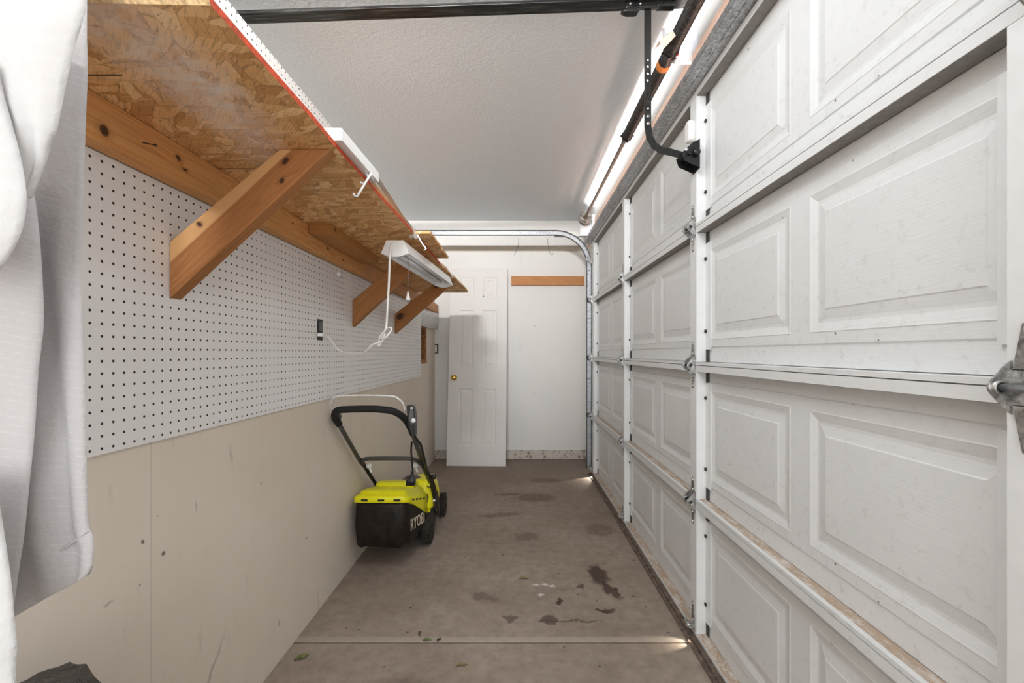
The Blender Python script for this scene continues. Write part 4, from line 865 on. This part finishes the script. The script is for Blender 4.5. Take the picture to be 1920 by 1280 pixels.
# right link arms
b = MB(); b.lathe(P(811.5, 893.5, 97.0)-Vector((.5, 0, 0)), (1, 0, 0), [(.55, 0), (.55, 1.0), (.4, 1.2), (0, 1.2)], 12); b.build('handle_knob', blk, MW)
b = MB(); b.tube([P(811, 897, 98.0), P(818, 920, 101.5), P(826.5, 950, 107), P(828, 965, 108), P(826, 971, 107.5)], .2, 8)
b.prism([P(806, 895, 98), P(812, 897, 98), P(823, 935, 104), P(825.5, 970, 106), P(815, 955, 102), P(813, 935, 101)], (-.25, .1, 0)); b.build('side_link', blk, MW, merge=False)
b = MB(); c_ = P(813.5, 937, 101.5); b.box(c_.x-.5, c_.x+.35, c_.y-.4, c_.y+.4, c_.z-.2, c_.z+.25); b.build('height_label', M['white_plastic'], MW, label='small white label')

# ================================================================ HANGING SHIRT
n = N('woven_white_cotton', 0.9, 0, 0.2)
o = n.sep(n.co)
wvv = n.math('FRACT', n.math('ADD', n.math('MULTIPLY', o[2], 2.6), n.math('MULTIPLY', o[0], 0.7)))
dash = n.noise(n.mapv(n.co, (1.2, 1.2, 7)), 1.6, 2, 0.5)
ln = n.math('MULTIPLY', n.ramp(wvv, [(0.80, 0.0), (0.86, 1.0), (0.98, 0.0)]), n.ramp(dash, [(0.42, 0.0), (0.56, 1.0)]))
n.color(n.mix(n.math('MULTIPLY', ln, 0.5), (0.56, 0.545, 0.55), (0.72, 0.71, 0.715))); n.bump(n.noise(n.co, 0.9, 5, 0.6), 0.5, 0.3); stripe = n.m
n = N('plain_white_cotton', 0.9, 0, 0.2); n.color((0.74, 0.735, 0.74)); n.bump(n.noise(n.co, 0.8, 5, 0.55), 0.6, 0.35); cotton = n.m
HS = thing('hanging_shirt', (-20, 20, 30), 'white and pale grey striped shirt hanging at the left edge of the view', 'shirt')
def cloth(name, right, left, d0, folds, mat, nz=60, nu=26, curl=0.5, ph=0.0):
    """right/left: edge outlines as (x, y) of the photograph at distance d0; folds: depth amplitude"""
    rp = smooth_path([(x, y, 0) for x, y in right], 8); lp = smooth_path([(x, y, 0) for x, y in left], 8)
    rows = []
    def samp(pth, t):
        q = t*(len(pth)-1); i = min(int(q), len(pth)-2); return pth[i].lerp(pth[i+1], q-i)
    for i in range(nz+1):
        t = i/nz; a = samp(rp, t); c_ = samp(lp, t); row = []
        for j in range(nu+1):
            u = j/nu; q = a.lerp(c_, u)
            dd = folds*(math.sin(u*7.0+ph+1.2*math.sin(t*3+ph)) + 0.45*math.sin(u*16+t*5+ph*2))*min(1, u*5) + curl*((1-min(1, u*6))**2-1)
            pt = P(q.x, q.y, d0); pt.y = d0; pt += Vector((0, dd, 0)) + Vector((0.12*math.sin(t*9+u*4), 0, 0))*min(1, u*4)
            row.append(pt)
        rows.append(row)
    return MB().grid(rows).build(name, mat, HS, solid=0.05, merge=False)
cloth('sleeve', [(167, -360), (166, -160), (164, -50), (163, 60), (164, 140), (160, 250), (158, 330), (154, 450), (153, 540), (157, 640), (161, 760), (163, 880), (166, 975), (176, 1012), (175, 1055), (168, 1076)],
      [(-60, -360), (-60, -60), (-60, 100), (-60, 300), (-60, 480), (-50, 640), (-30, 800), (-10, 950), (5, 1060), (15, 1130), (24, 1163)], 22.5, 0.35, stripe, ph=0.3)  # top extended above the view to keep lamp light off the brace
cloth('body', [(60, 330), (75, 450), (82, 600), (72, 700), (66, 800), (56, 900), (46, 1000), (34, 1080), (24, 1160)],
      [(-120, 330), (-120, 500), (-120, 700), (-120, 900), (-120, 1160)], 20.8, 0.28, stripe, ph=1.7)
cloth('front_flap', [(167, -60), (160, 20), (140, 90), (124, 160), (108, 240), (98, 262), (84, 312), (66, 358), (57, 372)],
      [(-120, -60), (-120, 20), (-110, 90), (-60, 160), (-5, 190), (12, 230), (30, 280), (45, 330), (55, 371)], 18.6, 0.22, cotton, ph=0.9)
cloth('collar_edge', [(-5, 120), (8, 180), (22, 230), (38, 290), (47, 340), (50, 380), (42, 430), (20, 478), (0, 505)],
      [(-160, 120), (-160, 200), (-160, 300), (-160, 400), (-160, 505)], 17.6, 0.15, cotton, ph=2.2)
cloth('tail', [(-8, 900), (8, 1000), (20, 1080), (27, 1150), (32, 1215), (30, 1250), (32, 1330)], [(-120, 900), (-120, 1000), (-120, 1100), (-120, 1200), (-120, 1330)], 19.0, 0.2, cotton, ph=2.9)

MB().tube(smooth_path([P(167, 993, 22.3), P(140, 1014, 22.25), (P(100, 1040, 22.1)), P(60, 1062, 22.0), P(38, 1076, 21.9)], 5), .06, 6).build('hem_seam', stripe, HS)
for (x, y) in ((9, 176), (19, 203), (28, 228), (40, 268)):
    MB().lathe(P(x, y, 18.2), (0.3, -1, 0), [(.2, 0), (.2, .07), (.12, .09), (0, .06)], 12).build('button', M['white_plastic'], HS)

# ================================================================ BLACK BAG
n = N('black_plastic_bag', 0.22, 0, 0.6); n.color(n.ramp(n.noise(n.co, 0.3, 3), [(0.3, (0.015, 0.014, 0.012)), (0.7, (0.05, 0.045, 0.04))])); n.bump(n.noise(n.mapv(n.co, (1, 1, .4)), 0.6, 5, 0.6, 1.0), 1.0, 0.5)
b = MB(); rings = []; rnd = random.Random(3)
for k, (r, z) in enumerate(((0.85, 0), (1.0, 1.5), (1.05, 6), (1.0, 12), (0.9, 17), (0.72, 20.0), (0.45, 22.6), (0.38, 23.7))):
    ring = []
    for i in range(28):
        a = 2*math.pi*i/28; rr = r*(1+0.05*math.sin(i*2.3+k*1.3)+0.04*math.sin(i*4.1+k))
        ring.append(Vector((-28.2+4.5*rr*math.cos(a), 25.6+6.5*rr*math.sin(a), z)))
    rings.append(ring)
b.loft(rings); b.build('rubbish_bag', n.m, loc=(-28.2, 25.6, 0), label='black plastic bag standing against the partition under the shirt', category='bag')

# ================================================================ LEAVES ON THE FLOOR
lg = plain('green_leaf', (0.16, 0.20, 0.05), 0.6, var=0.3, sc_=3).m; lb = plain('dry_leaf', (0.30, 0.22, 0.09), 0.7, var=0.3, sc_=3).m
def leaf(px, py, ln_, wd_, ang_, mat, label):
    c_ = P(px, py, EYE*F/(py-CY)); c_.z = 0.0; rows = []
    for i in range(9):
        t = i/8; wq = wd_*math.sin(math.pi*t)**.8/2; x = (t-.5)*ln_
        rows.append([Matrix.Rotation(ang_, 3, 'Z') @ Vector((x, s_*wq, 0.03+0.18*abs(s_)+0.12*math.sin(t*4)**2)) + c_ for s_ in (-1, -.5, 0, .5, 1)])
    return MB().grid(rows).build('leaf', mat, loc=c_, solid=0.02, merge=False, label=label, category='leaf')
leaf(565, 1234, 1.9, .8, .6, lg, 'curled green leaf on the near slab by the partition')
leaf(801, 1201, 1.3, .6, .1, lg, 'olive leaf lying in the floor joint')
leaf(982, 1085, 1.9, .5, .0, lb, 'yellowish leaf on the floor behind the joint')
leaf(866, 1248, 1.6, .35, .2, lb, 'pale dry leaf on the near slab in the middle')
leaf(823, 1201, .8, .5, .9, plain('dark_leaf', (0.03, 0.02, 0.015), 0.8).m, 'dark crumpled leaf in the floor joint beside the olive one')
# loose wires on the back wall
b = MB(); b.tube(smooth_path([P(972, 446, YB-.2*0-.3), P(972, 458, 179.6), P(968, 470, 179.5), P(964, 478, 179.5)], 4), .06, 6); b.build('wire_strand', M['bolt'], loc=P(972, 458, 179.6), label='thin wire strand hanging under the track at mid back wall', category='wire')
b = MB(); b.tube(smooth_path([P(1026, 446, 179.6), P(1028, 462, 179.6), P(1031, 474, 179.5), P(1036, 477, 179.5), P(1037, 474, 179.5)], 4), .06, 6); b.build('wire_strand', M['bolt'], loc=P(1028, 458, 179.6), label='thin hooked wire strand at right, near the track curve', category='wire')
